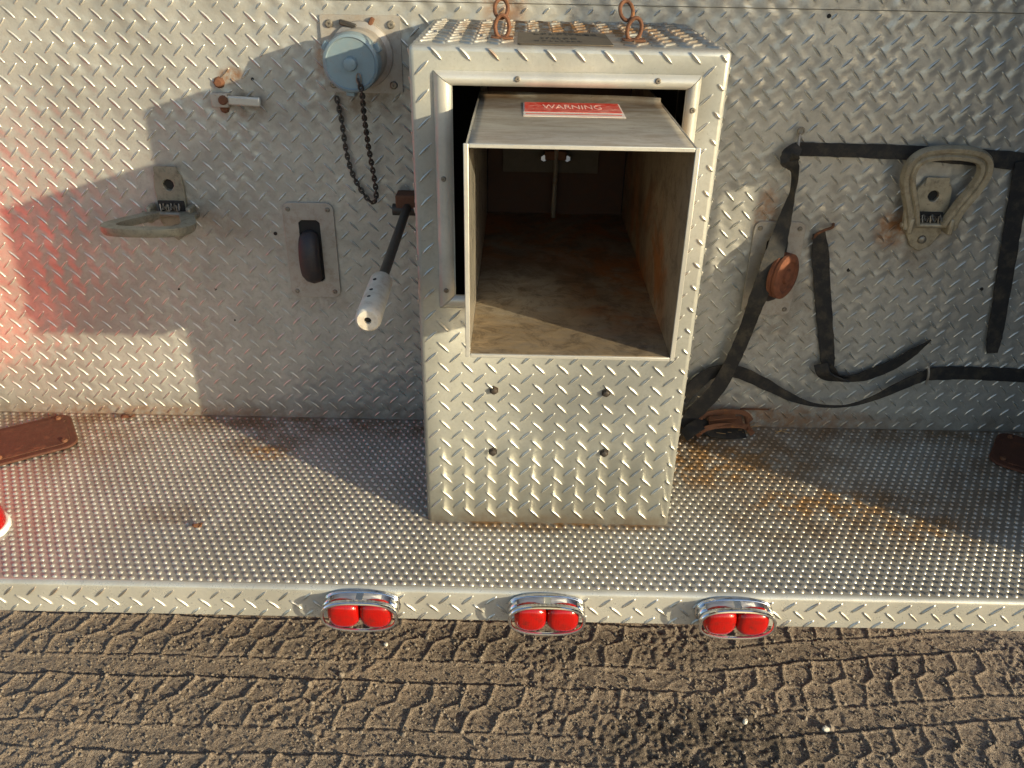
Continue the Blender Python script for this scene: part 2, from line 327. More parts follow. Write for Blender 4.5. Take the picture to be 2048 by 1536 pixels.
def empty(name, loc=(0, 0, 0), parent=None):
    o = bpy.data.objects.new(name, None); C.objects.link(o); o.location = loc; o.parent = parent; o.empty_display_size = .05; return o
def smooth_path(pts, k=6):
    """Catmull-Rom through pts"""
    P = [Vector(p) for p in pts]; P = [P[0] * 2 - P[1]] + P + [P[-1] * 2 - P[-2]]; out = []
    for i in range(1, len(P) - 2):
        for j in range(k):
            t = j / k; a, b, c, d = P[i - 1], P[i], P[i + 1], P[i + 2]
            out.append(0.5 * ((2 * b) + (c - a) * t + (2 * a - 5 * b + 4 * c - d) * t * t + (3 * b - a - 3 * c + d) * t ** 3))
    out.append(P[-2]); return out
def rrect(w, h, r, n=5):
    o = []
    for (cx, cy, a0) in ((w / 2 - r, h / 2 - r, 0), (-w / 2 + r, h / 2 - r, PI / 2), (-w / 2 + r, -h / 2 + r, PI), (w / 2 - r, -h / 2 + r, 1.5 * PI)):
        for k in range(n): a = a0 + PI / 2 * k / (n - 1); o.append((cx + r * math.cos(a), cy + r * math.sin(a)))
    return o
def fast_mesh(name, V, F, m, parent=None, smooth=True):
    """V (n,3) and equal-length faces F (k,c) from numpy"""
    me = bpy.data.meshes.new(name); k, c = F.shape
    me.vertices.add(len(V)); me.vertices.foreach_set('co', V.astype(np.float32).ravel())
    me.loops.add(k * c); me.loops.foreach_set('vertex_index', F.astype(np.int32).ravel())
    me.polygons.add(k); me.polygons.foreach_set('loop_start', np.arange(0, k * c, c, dtype=np.int32))
    me.polygons.foreach_set('loop_total', np.full(k, c, dtype=np.int32)); me.update(calc_edges=True); me.validate()
    me.polygons.foreach_set('use_smooth', [smooth] * k); me.materials.append(m)
    o = bpy.data.objects.new(name, me); C.objects.link(o); o.parent = parent; return o
def scatter(name, centres, X, Y, N, proto_v, proto_f, m, parent, hs=None):
    """many copies of a small raised shape in one mesh: centres (k,3); X,Y (k,3) in-plane axes; N normal"""
    k = len(centres); pv = np.array(proto_v)
    V = centres[:, None, :] + X[:, None, :] * pv[None, :, 0:1] + Y[:, None, :] * pv[None, :, 1:2] + N[None, None, :] * pv[None, :, 2:3] * (1.0 if hs is None else np.asarray(hs)[:, None, None])
    F = (np.array(proto_f)[None] + (np.arange(k) * len(pv))[:, None, None]).reshape(-1, len(proto_f[0]))
    o = fast_mesh(name, V.reshape(-1, 3), F, m, parent); o['kind'] = 'stuff'; return o

# raised tread lug: a pointed lens with a softly crowned top, all quads
LL, LW, LH = 0.0305, 0.0053, 0.0025
def _lug():
    base = []; K = 6
    for i in range(K): base.append((-LL / 2 + LL * i / K, -LW / 2 * math.sin(PI * i / K) ** .8 if i else 0))
    for i in range(K): base.append((LL / 2 - LL * i / K, LW / 2 * math.sin(PI * i / K) ** .8 if i else 0))
    n = len(base); v = [(x, y, -0.0002) for x, y in base] + [(x * .92, y * .74, LH * .8) for x, y in base] + [(x * .80, y * .22, LH) for x, y in base]
    f = []
    for r in (0, 1):
        for i in range(n): f.append((r * n + i, r * n + (i + 1) % n, (r + 1) * n + (i + 1) % n, (r + 1) * n + i))
    return v, f
LUGV, LUGF = _lug()
def tread_lugs(name, o, X, Y, N, a0, a1, b0, b1, phase, m, parent, skip=None, P=(0.0397, 0.0388)):
    """lattice of alternately slanted lugs over the rectangle [a0,a1]x[b0,b1] of the plane (o; X, Y)"""
    o, X, Y, N = map(lambda q: np.array(q, float), (o, X, Y, N)); cs = []; xs = []; ys = []
    for par in (0, 1):
        oa = P[0] / 2 * par; ob = P[1] / 2 * par; ang = -PI / 4 if par == 0 else PI / 4
        ia0 = math.floor((a0 - phase[0] - oa) / P[0]); ia1 = math.ceil((a1 - phase[0] - oa) / P[0])
        ib0 = math.floor((b0 - phase[1] - ob) / P[1]); ib1 = math.ceil((b1 - phase[1] - ob) / P[1])
        for i in range(ia0, ia1 + 1):
            for j in range(ib0, ib1 + 1):
                a = phase[0] + oa + i * P[0]; b_ = phase[1] + ob + j * P[1]
                mg = 0.004
                if a < a0 + mg or a > a1 - mg or b_ < b0 + mg or b_ > b1 - mg: continue
                if skip and skip(a, b_): continue
                j_ = ang + random.uniform(-.03, .03)
                ca, sa = math.cos(j_), math.sin(j_); xd = X * ca + Y * sa; yd = -X * sa + Y * ca
                # lugs that meet a cut edge are trimmed
                h = LL / 2 * .71; k = 1.0
                for dd in (a - a0, a1 - a, b_ - b0, b1 - b_): k = min(k, max(dd, .004) / h)
                s = min(1.0, k) * random.uniform(.93, 1.05)
                cs.append(o + X * a + Y * b_); xs.append(xd * s); ys.append(yd * random.uniform(.85, 1.12))
    cs = np.array(cs); pa_, pb_ = cs @ np.abs(X), cs @ np.abs(Y)
    wear = np.clip(.95 + 1.1 * vnoise(pa_ + 5, pb_ + 5, .22, 77) + rng.normal(0, .10, len(cs)), .45, 1.02)   # trodden and flattened lugs
    return scatter(name, cs, np.array(xs) * (.9 + .1 * wear[:, None]), np.array(ys), N, LUGV, LUGF, m, parent, wear)

# ------------------------------------------------------------------ ground
def sstep(x, a, b_): t = np.clip((x - a) / (b_ - a), 0, 1); return t * t * (3 - 2 * t)
GZ = -0.55
def tyre(X, Y, ox, oy, ang, ph, wob, shear=-.38):
    """imprint of a truck tyre rolling along u: lug bands with raised mud edges, smooth ribs between grooves"""
    u = (X - ox) * math.cos(ang) + (Y - oy) * math.sin(ang); v = -(X - ox) * math.sin(ang) + (Y - oy) * math.cos(ang)
    u = u + wob * .028 * vnoise(X, Y, .13, 31) + .010 * vnoise(X, Y, .035, 32); v = v + .016 * vnoise(X, Y, .16, 33) * wob + .007 * vnoise(X, Y, .035, 34)
    h = np.zeros_like(X)
    P = 0.195
    vm = np.mod(v, P)                       # 0..0.13 lug band, 0.13..0.195 smooth rib
    band = (vm < .13)
    # hexagonal lugs: two staggered rows
    pu = .071; d1 = np.full_like(X, 9.0); d2 = np.full_like(X, 9.0)
    kb = np.floor(v / P)
    for row in (0, 1):
        cv = .0325 + .065 * row
        ofs = row * (.5 * pu - shear * .065) + ph + kb * .031
        cu = np.round((u - ofs) / pu) * pu + ofs
        for q in (-1, 0, 1):
            dx = (u - cu - q * pu) + shear * (vm - cv); dy = (vm - cv) * 1.05
            d = np.maximum(np.sqrt(dx * dx + dy * dy), 0)
            n1 = np.minimum(d1, d); d2 = np.where(d < d1, d1, np.minimum(d2, d)); d1 = n1
    e = d2 - d1
    ridge = np.exp(-(e / .0075) ** 2)
    inside = sstep(e, .004, .018)
    h = np.where(band, .0052 * ridge - .0004 * inside * (.6 + 1.2 * vnoise(X, Y, .05, 40)), -.002)
    for gv in (0.0, .13, P):
        g = vm - gv
        h = h + .0034 * np.exp(-((g + .004) / .0042) ** 2) - .0040 * np.exp(-((g - .005) / .0034) ** 2)
    return h, u, v
xs = np.concatenate([-np.geomspace(1.48, 160, 26)[::-1], np.arange(-1.46, 1.46, .0026), np.geomspace(1.48, 160, 26)])
ys = np.concatenate([-np.geomspace(.80, 160, 24)[::-1], np.arange(-.785, .16, .0026), .16 + np.geomspace(.02, 160, 26)])
X, Y = np.meshgrid(xs, ys)
hA, uA, vA = tyre(X, Y, 0, -.285 - .13, math.radians(-0.6), .02, 1.0, -.30)
hB, uB, vB = tyre(X, Y, .9, -.3, math.radians(6.5), .045, .8, -.18)
side = sstep(X + .8 * vnoise(X, Y, .25, 5) * .5, .12, .42)
keep = np.clip(sstep(vnoise(X, Y, .17, 6) + vnoise(X, Y, .06, 7) * .6, -.42, -.08), 0, 1)
gap = np.exp(-((X - .28) / .2) ** 2) * sstep(Y, -.25, -.4)
H = .78 * (hA * (1 - side) + hB * side) * keep * (1 - .85 * gap)
rough = sum(a * vnoise(X, Y, s, 50 + i) for i, (s, a) in enumerate([(.4, .014), (.13, .005), (.045, .0026), (.018, .0016), (.0085, .0022), (.0055, .0020)]))
gran = (1 - keep * .75) + gap
H = H + rough * .6 + (.007 * vnoise(X, Y, .009, 70) + .005 * vnoise(X, Y, .02, 71)) * np.clip(gran, 0, 1.3) * .9
H = H * (np.abs(X) < 1.465) * (Y > -.79) * (Y < .17)
far = (1 - (np.abs(X) < 1.465) * (Y > -.79) * (Y < .17)) * .05 * vnoise(X, Y, 1.3, 90)
V = np.stack([X, Y, GZ + H + far], -1).reshape(-1, 3); nx, ny = len(xs), len(ys)
ii = (np.arange(ny - 1)[:, None] * nx + np.arange(nx - 1)[None]).ravel()
F = np.stack([ii, ii + 1, ii + nx + 1, ii + nx], -1)
gnd = fast_mesh('ground', V, F, M['soil']); tag(gnd, kind='structure')
def gh(x, y):
    i = int(np.clip(np.searchsorted(xs, x), 1, nx - 1)); j = int(np.clip(np.searchsorted(ys, y), 1, ny - 1)); return float(V[j * nx + i][2])
# loose grit
bm = bmesh.new(); bmesh.ops.create_icosphere(bm, subdivisions=1, radius=1.0); icv = np.array([v.co[:] for v in bm.verts]); icf = np.array([[v.index for v in f.verts] for f in bm.faces]); bm.free()
K = 12000; Vs = []; Fs = []
for i in range(K):
    x = random.uniform(-1.4, 1.4); y = random.uniform(-.7, .08)
    r = random.choice((.0012, .0016, .002, .0026, .0034)) * random.uniform(.7, 1.3)
    if random.random() < .03: r *= 2.2
    sc = rng.uniform(.6, 1.2, 3) * r; R = Matrix.Rotation(random.uniform(0, 6), 3, 'Z') @ Matrix.Rotation(random.uniform(0, 1), 3, 'X')
    pv = (icv * rng.uniform(.8, 1.2, (len(icv), 1)) * sc) @ np.array(R); Vs.append(pv + (x, y, gh(x, y) + r * .25)); Fs.append(icf + i * len(icv))
grit = fast_mesh('gravel', np.concatenate(Vs), np.concatenate(Fs), M['pebble'], smooth=False)
tag(grit, 'fine brown grit scattered over the rutted soil', 'gravel', kind='stuff')
for n_, (px, py, r, lab) in enumerate([(1653, 1458, .009, 'pale stone lying at the bare patch beside the oblique tyre track'), (1490, 1445, .007, 'small pale stone on dark soil below the third marker light'),
                       (772, 1291, .006, 'white stone chip on the soil under the marker light with the blue reflection')]):
    g = on_z(px, py, GZ); bm = bmesh.new(); bmesh.ops.create_icosphere(bm, subdivisions=2, radius=r)
    for v in bm.verts: v.co = Vector((v.co.x * 1.1, v.co.y * .8, v.co.z * .7)) * random.uniform(.85, 1.15)
    me = bpy.data.meshes.new('stone'); bm.to_mesh(me); bm.free(); me.materials.append(M['stone'])
    o = bpy.data.objects.new('stone', me); C.objects.link(o); o.location = (g.x, g.y, gh(g.x, g.y) + r * .45); o.rotation_euler = (.2, .1, n_)
    tag(o, lab, 'stone')

# ================================================================== the truck
truck = empty('tanker_truck', (0, 0, GZ))
tag(truck, 'tanker fire truck rear in diamond tread plate with open dump chute above its tailboard', 'truck')
T = empty('body_root'); bpy.data.objects.remove(T)
def part(o):      # parts are built in world coordinates; keep them there under the truck
    o.parent = truck; o.matrix_parent_inverse = Matrix.Translation((0, 0, -GZ)); return o
def root(name, at=(0, 0, 0), label=None):
    o = bpy.data.objects.new(name, None); C.objects.link(o); o.location = at; part(o)
    if label: o['label'] = label
    return o
def sub(o, parent):   # sub-part built in world coordinates
    o.parent = parent
    off = Vector(parent.location) if parent.type == 'EMPTY' else Vector((0, 0, 0))
    o.matrix_parent_inverse = Matrix.Translation(-off); return o

# --- body behind the panel
part(MB().box(-1.34, 1.22, .012, 2.2, -.09, 1.55).build('tank_body', M['redpaint'], bevel=.02))
# --- rear panels
P0 = on_y(40, 116, 0); PH = (P0.x, P0.z)
pan = part(MB().box(-1.34, 1.22, 0.0, .012, -.004, .8768).build('rear_panel', M['tread']))
def wall_skip(a, b_):
    if abs(a) < .235 and b_ < .85: return True
    if -.437 < a < -.285 and .715 < b_ < .858: return True
    if -.553 < a < -.436 and .30 < b_ < .51: return True
    if .40 < a < .515 and .30 < b_ < .48: return True
    if abs(a + .766) < .04 and .44 < b_ < .58: return True
    if abs(a - .75) < .045 and .43 < b_ < .61: return True
    return False
sub(tread_lugs('tread_lugs', (0, 0, 0), (1, 0, 0), (0, 0, 1), (0, -1, 0), -1.34, 1.22, .004, .872, PH, M['lug'], None, wall_skip), pan)
pan2 = part(MB().box(-1.34, 1.22, -.003, .012, .8775, 1.55).build('rear_panel', M['tread'], bevel=.001)); pan2['label'] = 'upper tread plate sheet lapping the seam'
sub(tread_lugs('tread_lugs', (0, -.003, 0), (1, 0, 0), (0, 0, 1), (0, -1, 0), -1.34, 1.22, .882, 1.45, (PH[0] + .011, PH[1] + .013), M['lug'], None), pan2)
# --- tailboard
YF = -.556
prof = [(-.002, -.004), (-.002, 0)]
prof = [(.010, 0.0)] + [(YF + .009 + .009 * math.cos(a) * -1, -.009 + .009 * math.sin(a)) for a in [PI / 2 - PI / 2 * k / 5 for k in range(6)]] + [(YF, -.067), (YF + .012, -.070), (YF + .012, -.066), (YF + .003, -.062), (YF + .003, -.008), (.010, -.004)]
mb = MB(); n = len(prof)
x0, x1 = -1.272, 1.22
mb.add([(x0, y, z) for y, z in prof] + [(x1, y, z) for y, z in prof], [(i, (i + 1) % n, n + (i + 1) % n, n + i) for i in range(n)] + [tuple(range(n)), tuple(range(2 * n - 1, n - 1, -1))])
deck = part(mb.build('tailboard', M['deck'])); deck.data.materials.append(M['trimlip'])
for pf in deck.data.polygons:
    if pf.center.y < YF + .0095: pf.material_index = 1
# grip buttons
ring = 8; bv = [(.0050 * math.cos(2 * PI * k / ring), .0044 * math.sin(2 * PI * k / ring), -.0002) for k in range(ring)] + [(.0034 * math.cos(2 * PI * k / ring), .0030 * math.sin(2 * PI * k / ring), .0024) for k in range(ring)] + [(.0012 * math.cos(2 * PI * k / ring), .0010 * math.sin(2 * PI * k / ring), .0031) for k in range(ring)]
bf = [(r * ring + k, r * ring + (k + 1) % ring, (r + 1) * ring + (k + 1) % ring, (r + 1) * ring + k) for r in (0, 1) for k in range(ring)] + [(16, 17, 18, 19), (16, 19, 20, 23), (20, 21, 22, 23)]
cs = []; j = 0; yy = YF + .0155
while yy < -.006:
    xx = x0 + .01 + (.0084 if j % 2 else 0)
    while xx < x1 - .01:
        if not (abs(xx) < .236 and yy > -.374): cs.append((xx, yy, 0))
        xx += .0168
    yy += .0136; j += 1
cs = np.array(cs); k = len(cs)
Xd = np.tile([1., 0, 0], (k, 1)) * rng.uniform(.85, 1.12, (k, 1)); Yd = np.tile([0, 1., 0], (k, 1)) * rng.uniform(.85, 1.12, (k, 1))
sub(scatter('grip_buttons', cs, Xd, Yd, np.array([0, 0, 1.]), bv, bf, M['button'], None), deck)
lip = sub(tread_lugs('tread_lugs', (0, YF, 0), (1, 0, 0), (0, 0, 1), (0, -1, 0), x0, x1, -.068, -.002, (-.956 + .0, -.040), M['lug'], None), deck)
# support under the tailboard
for xx in (-.95, -.35, .35, .95):
    part(MB().box(xx - .02, xx + .02, YF + .05, .3, -.075, -.005).build('tailboard_bracket', M['darksteel']))

# --- chute housing
BW, BF, BT = .23, -.368, .849
HX0, HX1, HZ0, HZ1 = -.168, .170, .468, .795
bm = bmesh.new()
def quad(*ps): return bm.faces.new([bm.verts.new(p) for p in ps])
zs = [.001, HZ0, HZ1, BT]; xq = [-BW, HX0, HX1, BW]
for i in range(3):
    for jx in range(3):
        if i == 1 and jx == 1: continue
        quad((xq[jx], BF, zs[i]), (xq[jx + 1], BF, zs[i]), (xq[jx + 1], BF, zs[i + 1]), (xq[jx], BF, zs[i + 1]))
for sx in (-BW, BW):
    for i in range(3): quad((sx, BF, zs[i]), (sx, BF, zs[i + 1]), (sx, -.001, zs[i + 1]), (sx, -.001, zs[i]))
for jx in range(3): quad((xq[jx], BF, BT), (xq[jx + 1], BF, BT), (xq[jx + 1], -.001, BT), (xq[jx], -.001, BT))
bmesh.ops.remove_doubles(bm, verts=bm.verts, dist=1e-5); bmesh.ops.recalc_face_normals(bm, faces=bm.faces)
me = bpy.data.meshes.new('chute_housing'); bm.to_mesh(me); bm.free(); me.materials.append(M['boxtread'])
box = link('chute_housing', me, None, 0, True)
bvm = box.modifiers.new('bevel', 'BEVEL'); bvm.width = .008; bvm.segments = 4; bvm.limit_method = 'ANGLE'; bvm.angle_limit = math.radians(50)
sd = box.modifiers.new('solid', 'SOLIDIFY'); sd.thickness = .003; sd.offset = -1
part(box); box['label'] = 'tread plate housing with a square opening around the dump chute'
b0 = on_y(936, 735.5, BF); BPH = (b0.x, b0.z)
sub(tread_lugs('tread_lugs', (0, BF, 0), (1, 0, 0), (0, 0, 1), (0, -1, 0), -BW + .005, BW - .005, .003, BT - .002, BPH, M['lug'], None,
    lambda a, b_: -.2 < a < .197 and .437 < b_ < .822, P=(.0410, .0388)), box)
sub(tread_lugs('tread_lugs', (-BW, 0, 0), (0, 1, 0), (0, 0, 1), (-1, 0, 0), BF + .003, -.004, .003, BT - .004, (0, BPH[1]), M['lug'], None), box)
sub(tread_lugs('tread_lugs', (BW, 0, 0), (0, 1, 0), (0, 0, 1), (1, 0, 0), BF + .003, -.004, .003, BT - .004, (0, BPH[1] + .02), M['lug'], None), box)
sub(tread_lugs('tread_lugs', (0, 0, BT), (1, 0, 0), (0, 1, 0), (0, 0, 1), -BW + .004, BW - .004, BF + .010, -.004, (BPH[0], .01), M['boxtread'], None,
    lambda a, b_: -.085 < a < .072 and b_ < -.19), box)
# inner back painted near-black, as shade, so the opening reads as deep
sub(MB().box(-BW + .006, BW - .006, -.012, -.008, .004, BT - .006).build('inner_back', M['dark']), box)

def screw(c, nrm, r, parent, m='bolt', name='screw', h=.003):
    o = MB().lathe(c, nrm, [(-.001, r), (h * .5, r), (h, r * .72), (h, r * .3), (h * .55, r * .22)], 12).build(name, M[m]); return sub(o, parent)
# opening trim: four mitred rounded strips
fr = root('opening_frame', (0, BF, .63), 'rounded pale aluminium trim around the chute opening')
ox0, ox1, oz0, oz1 = -.195, .1905, .445, .8155
ix0, ix1, iz0, iz1 = -.170, .172, .468, .7955
def mitre(A, B, Cc, D):
    """strip between outer edge A-B and inner edge D-Cc with a half-round section"""
    A, B, Cc, D = map(Vector, (A, B, Cc, D)); vs = []; K = 7
    for (o_, i_) in ((A, D), (B, Cc)):
        for k in range(K):
            t = k / (K - 1); q = o_.lerp(i_, t); q.y = BF - .0009 - .0075 * math.sin(PI * min(max(t, .0), 1)) ** .55; vs.append(q)
    fs = [(k, k + 1, K + k + 1, K + k) for k in range(K - 1)] + [tuple(range(K)), tuple(range(2 * K - 1, K - 1, -1)), (0, K, 2 * K - 1, K - 1)]
    return MB().add(vs, fs)
e = .0006
for nm, q in (('trim_strip', ((ox0 + e, 0, oz1), (ox1 - e, 0, oz1), (ix1 - e, 0, iz1), (ix0 + e, 0, iz1))), ('trim_strip', ((ox1, 0, oz1 - e), (ox1, 0, oz0 + e), (ix1, 0, iz0 + e), (ix1, 0, iz1 - e))),
              ('trim_strip', ((ox1 - e, 0, oz0), (ox0 + e, 0, oz0), (ix0 + e, 0, iz0), (ix1 - e, 0, iz0))), ('trim_strip', ((ox0, 0, oz0 + e), (ox0, 0, oz1 - e), (ix0, 0, iz1 - e), (ix0, 0, iz0 + e)))):
    sub(mitre(*q).build(nm, M['trim']), fr)
for (a, z) in ((-.074, .8065), (.127, .8075), (-.183, .661), (-.183, .479), (.181, .768), (.181, .60), (-.183, .77)):
    if (a, z) == (-.183, .77): continue
    screw((a, BF - .0075, z), (0, -1, 0), .0042, fr, 'bolt')

# --- dump chute
M['gatedark'] = worn_metal('gate_dark', (0.06, 0.03, 0.018), (0.09, 0.035, 0.015), metal=0, rough=0.8)
M['gateplate'] = worn_metal('gate_plate', (0.10, 0.08, 0.055), (0.06, 0.045, 0.03), metal=0.1, rough=0.7)
ch = root('dump_chute', (0, -.4, .5), 'open square stainless chute sticking out, stained brown inside')
CX0, CX1, CZ0, CZ1, CY = -.133, .140, .4975, .773, -.64
t = .003; cb = -.022
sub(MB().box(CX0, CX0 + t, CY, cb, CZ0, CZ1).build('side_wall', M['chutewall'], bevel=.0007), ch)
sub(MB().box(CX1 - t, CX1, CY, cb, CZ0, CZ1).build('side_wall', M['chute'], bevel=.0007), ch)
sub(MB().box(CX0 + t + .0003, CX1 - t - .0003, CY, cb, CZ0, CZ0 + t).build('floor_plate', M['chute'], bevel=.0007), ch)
# top sheet with a curled rear edge
yr = on_z(1140, 201, CZ1).y
mb = MB(); xa, xb = CX0 + t + .0003, CX1 - t - .0003; NX = 24; prof = [(CY, 0), (CY + .1, 0), (yr - .02, 0), (yr - .008, .0012), (yr, .004), (yr + .003, .008)]
vs = []
for (yy, dz) in prof:
    for i in range(NX + 1):
        f = i / NX; x = xa + (xb - xa) * f; wob = .006 * math.sin(f * PI) + .003 * math.sin(f * 9)
        k = sstep(np.float64(yy), CY + .1, yr); vs.append((x, yy + (wob * k + (f - .5) * -.03 * k), CZ1 + dz))
n = NX + 1; fs = [(r * n + i, r * n + i + 1, (r + 1) * n + i + 1, (r + 1) * n + i) for r in range(len(prof) - 1) for i in range(NX)]
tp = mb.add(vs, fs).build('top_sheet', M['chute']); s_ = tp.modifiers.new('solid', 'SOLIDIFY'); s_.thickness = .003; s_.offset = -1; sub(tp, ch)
# rim hem round the mouth: thin folded edges, brighter worn metal
def bar(x0_, x1_, z0_, z1_): return MB().box(x0_, x1_, CY - .003, CY - .0003, z0_, z1_)
for q in ((CX0 - .002, CX0 + .004, CZ0 - .002, CZ1 + .002), (CX1 - .004, CX1 + .002, CZ0 - .002, CZ1 + .002), (CX0 + .0045, CX1 - .0045, CZ1 - .003, CZ1 + .002), (CX0 + .0045, CX1 - .0045, CZ0 - .002, CZ0 + .003)):
    sub(bar(*q).build('mouth_hem', M['trim'], bevel=.0008), ch)
# shallow water ridge welded on the floor
# gate at the back with its lever rod
g = MB().box(CX0 + .0045, CX1 - .0045, -.020, -.016, CZ0, CZ1 - .001).build('gate', M['gatedark']); sub(g, ch)
sub(MB().box(-.10, .084, -.028, -.0205, .583, .70).build('gate_plate', M['gateplate'], bevel=.001), ch)
sub(MB().tube([(.001, -.06, .64), (.001, -.058, .60), (0, -.055, .503)], .0045, 8).build('gate_rod', M['bolt']), ch)
sub(MB().box(-.02, .02, -.062, -.03, .615, .632).build('gate_lug', M['rust'], bevel=.002), ch)
for sx in (-.022, .022): sub(MB().lathe((sx, -.045, .618), (0, -1, 0), [(0, .008), (.012, .008), (.014, .006)], 6).build('gate_bolt', M['chrome']), ch)
# reflected light on the floor is painted in the chute material
# warning label on the top sheet
a_ = on_z(1047, 233, CZ1); b_ = on_z(1250, 233, CZ1); c_ = on_z(1047, 206, CZ1)
lx0, lx1, ly0, ly1 = a_.x, b_.x, a_.y, min(c_.y, yr - .012)
lab = MB().box(lx0, lx1, ly0, ly1, CZ1 + .0002, CZ1 + .0010).build('warning_label', M['labelwhite']); lab['label'] = 'worn red and white warning sticker'; part(lab)
sub(MB().box(lx0 + .0015, lx1 - .002, ly0 + (ly1 - ly0) * .30, ly1 - .0005, CZ1 + .0011, CZ1 + .0016).build('red_field', M['labelred']), lab)
def text(body, size, loc, rot, m, name='lettering', ext=.0002, sx=1.0):
    cu = bpy.data.curves.new(name, 'FONT'); cu.body = body; cu.size = size; cu.extrude = ext; cu.align_x = 'CENTER'; cu.align_y = 'CENTER'
    o = bpy.data.objects.new(name, cu); C.objects.link(o); dg = bpy.context.evaluated_depsgraph_get(); me = bpy.data.meshes.new_from_object(o.evaluated_get(dg)); C.objects.unlink(o); bpy.data.objects.remove(o)
    me.transform(Matrix.Translation(loc) @ rot.to_4x4() @ Matrix.Diagonal((sx, 1, 1, 1))); me.materials.clear(); me.materials.append(m)
    o = bpy.data.objects.new(name, me); C.objects.link(o); return o
yl = ly0 + (ly1 - ly0) * .66
sub(text('WARNING', (ly1 - ly0) * .42, ((lx0 + lx1) / 2, yl, CZ1 + .0017), Matrix.Identity(3), M['labelpink'], ext=.0001, sx=.080 / ((ly1 - ly0) * .42 * 4.6)), lab)
sub(MB().box(lx0 + .003, lx1 - .004, ly0 + (ly1 - ly0) * .12, ly0 + (ly1 - ly0) * .17, CZ1 + .0011, CZ1 + .0014).build('red_rule', M['labelred']), lab)

# --- four bolts on the housing front
for (a, z) in ((-.1044, .2908), (.0908, .2903), (-.1055, .1622), (.0963, .1649)):
    o = MB().lathe((a, BF, z), (0, -1, 0), [(0, .0085), (.0015, .0085), (.0016, .0062), (.007, .0058), (.008, .004)], 6).build('housing_bolt', M['darksteel']); part(o)
# --- rating plate and lifting eyes on the housing top
pl = part(MB().prism(rrect(.138, .15, .006), (-.006, -.274, BT), (1, 0, 0), (0, 1, 0), (0, 0, 1), .0004, .0018).build('rating_plate', M['gateplate'])); pl['label'] = 'flat brown rating plate with worn lettering'
for (yy, hh, nn) in ((-.235, .02, 9), (-.29, .02, 6), (-.32, .012, 8)):
    mb = MB(); x = -.05 + (.01 if nn == 6 else 0)
    for i in range(nn):
        wd = random.uniform(.006, .011); kind = random.random()
        mb.box(x, x + .002, yy, yy + hh, BT + .0019, BT + .0025)
        mb.box(x + .0022, x + wd * .7, yy + hh * random.choice((0, .4, .8)), yy + hh * random.choice((.95, 1.0)), BT + .0019, BT + .0025) if kind < .5 else mb.box(x + .0022, x + wd * .7, yy, yy + .004, BT + .0019, BT + .0025)
        x += wd + .002
    sub(mb.build('worn_print', M['dark']), pl)
def eye(x, y, tilt, lean, lab):
    r = root('lifting_eye', (x, y, BT), lab)
    def link_(c, up, side, L, W, rad):
        c, up, side = Vector(c), Vector(up).normalized(), Vector(side).normalized(); pts = []
        for k in range(18):
            a = 2 * PI * k / 18; pts.append(c + side * (W * math.cos(a)) + up * (L * math.sin(a)))
        return MB().tube(pts, rad, 8, closed=True, ref=side.cross(up))
    sub(link_((x, y, BT + .016), (.12 * tilt, .1, 1), (1, 0, 0), .016, .0105, .003).build('ring', M['rust']), r)
    sub(link_((x + lean, y + .016, BT + .040), (-.1 * tilt, .8, 1), (1, .15, 0), .016, .010, .003).build('ring', M['rust']), r)
    sub(MB().prism(rrect(.034, .03, .004), (x, y, BT), (1, 0, 0), (0, 1, 0), (0, 0, 1), .0003, .003).build('eye_pad', M['rust']), r)
eye(-.0985, -.275, 0, -.002, 'rusty pair of links by the plate, standing straight')
eye(.1, -.275, 1, -.012, 'rusty pair of links by the plate, upper link leaning over')

# --- capped hose fitting
hf = root('hose_fitting', (-.361, 0, .787), 'capped pipe fitting on a square riveted plate')
pc = Vector((-.361, 0, .787))
sub(MB().prism(rrect(.145, .134, .004), pc, (1, 0, 0), (0, 0, 1), (0, -1, 0), .0003, .005).build('mounting_plate', M['plate']), hf)
for sx in (-1, 1):
    for sz in (-1, 1): screw(pc + Vector((sx * .056, -.005, sz * .052)), (0, -1, 0), .0072, hf, 'bolt', h=.005)
sub(MB().lathe(pc + Vector((0, -.005, 0)), (0, -1, 0), [(0, .058), (.008, .057), (.012, .048), (.05, .046), (.056, .05), (.075, .05), (.08, .047), (.1, .047)], 36).build('pipe_body', M['plate']), hf)
sub(MB().lathe(pc + Vector((0, -.088, 0)), (0, -1, 0), [(0, .0465), (.003, .049), (.026, .049), (.031, .047), (.033, .043), (.031, .041), (.0305, .012), (.033, .0118), (.042, .0105), (.043, .008)], 40).build('cap', M['capblue']), hf)
for a in (.5, 2.6, 4.6):
    c = pc + Vector((math.cos(a) * .050, -.1, math.sin(a) * .050)); sub(MB().obox(c, (math.cos(a), 0, math.sin(a)), (0, 1, 0), (-math.sin(a), 0, math.cos(a)), .012, .022, .016).build('cap_lug', M['capblue'], bevel=.002), hf)
sub(MB().obox(pc + Vector((-.02, -.012, .052)), (1, 0, -.25), (0, 1, 0), (0, 0, 1), .032, .012, .009).build('retaining_clip', M['darksteel'], bevel=.002), hf)
sub(MB().obox(pc + Vector((.018, -.01, .05)), (.5, 0, 1), (0, 1, 0), (1, 0, -.5), .03, .008, .008).build('retaining_clip', M['rust'], bevel=.002), hf)
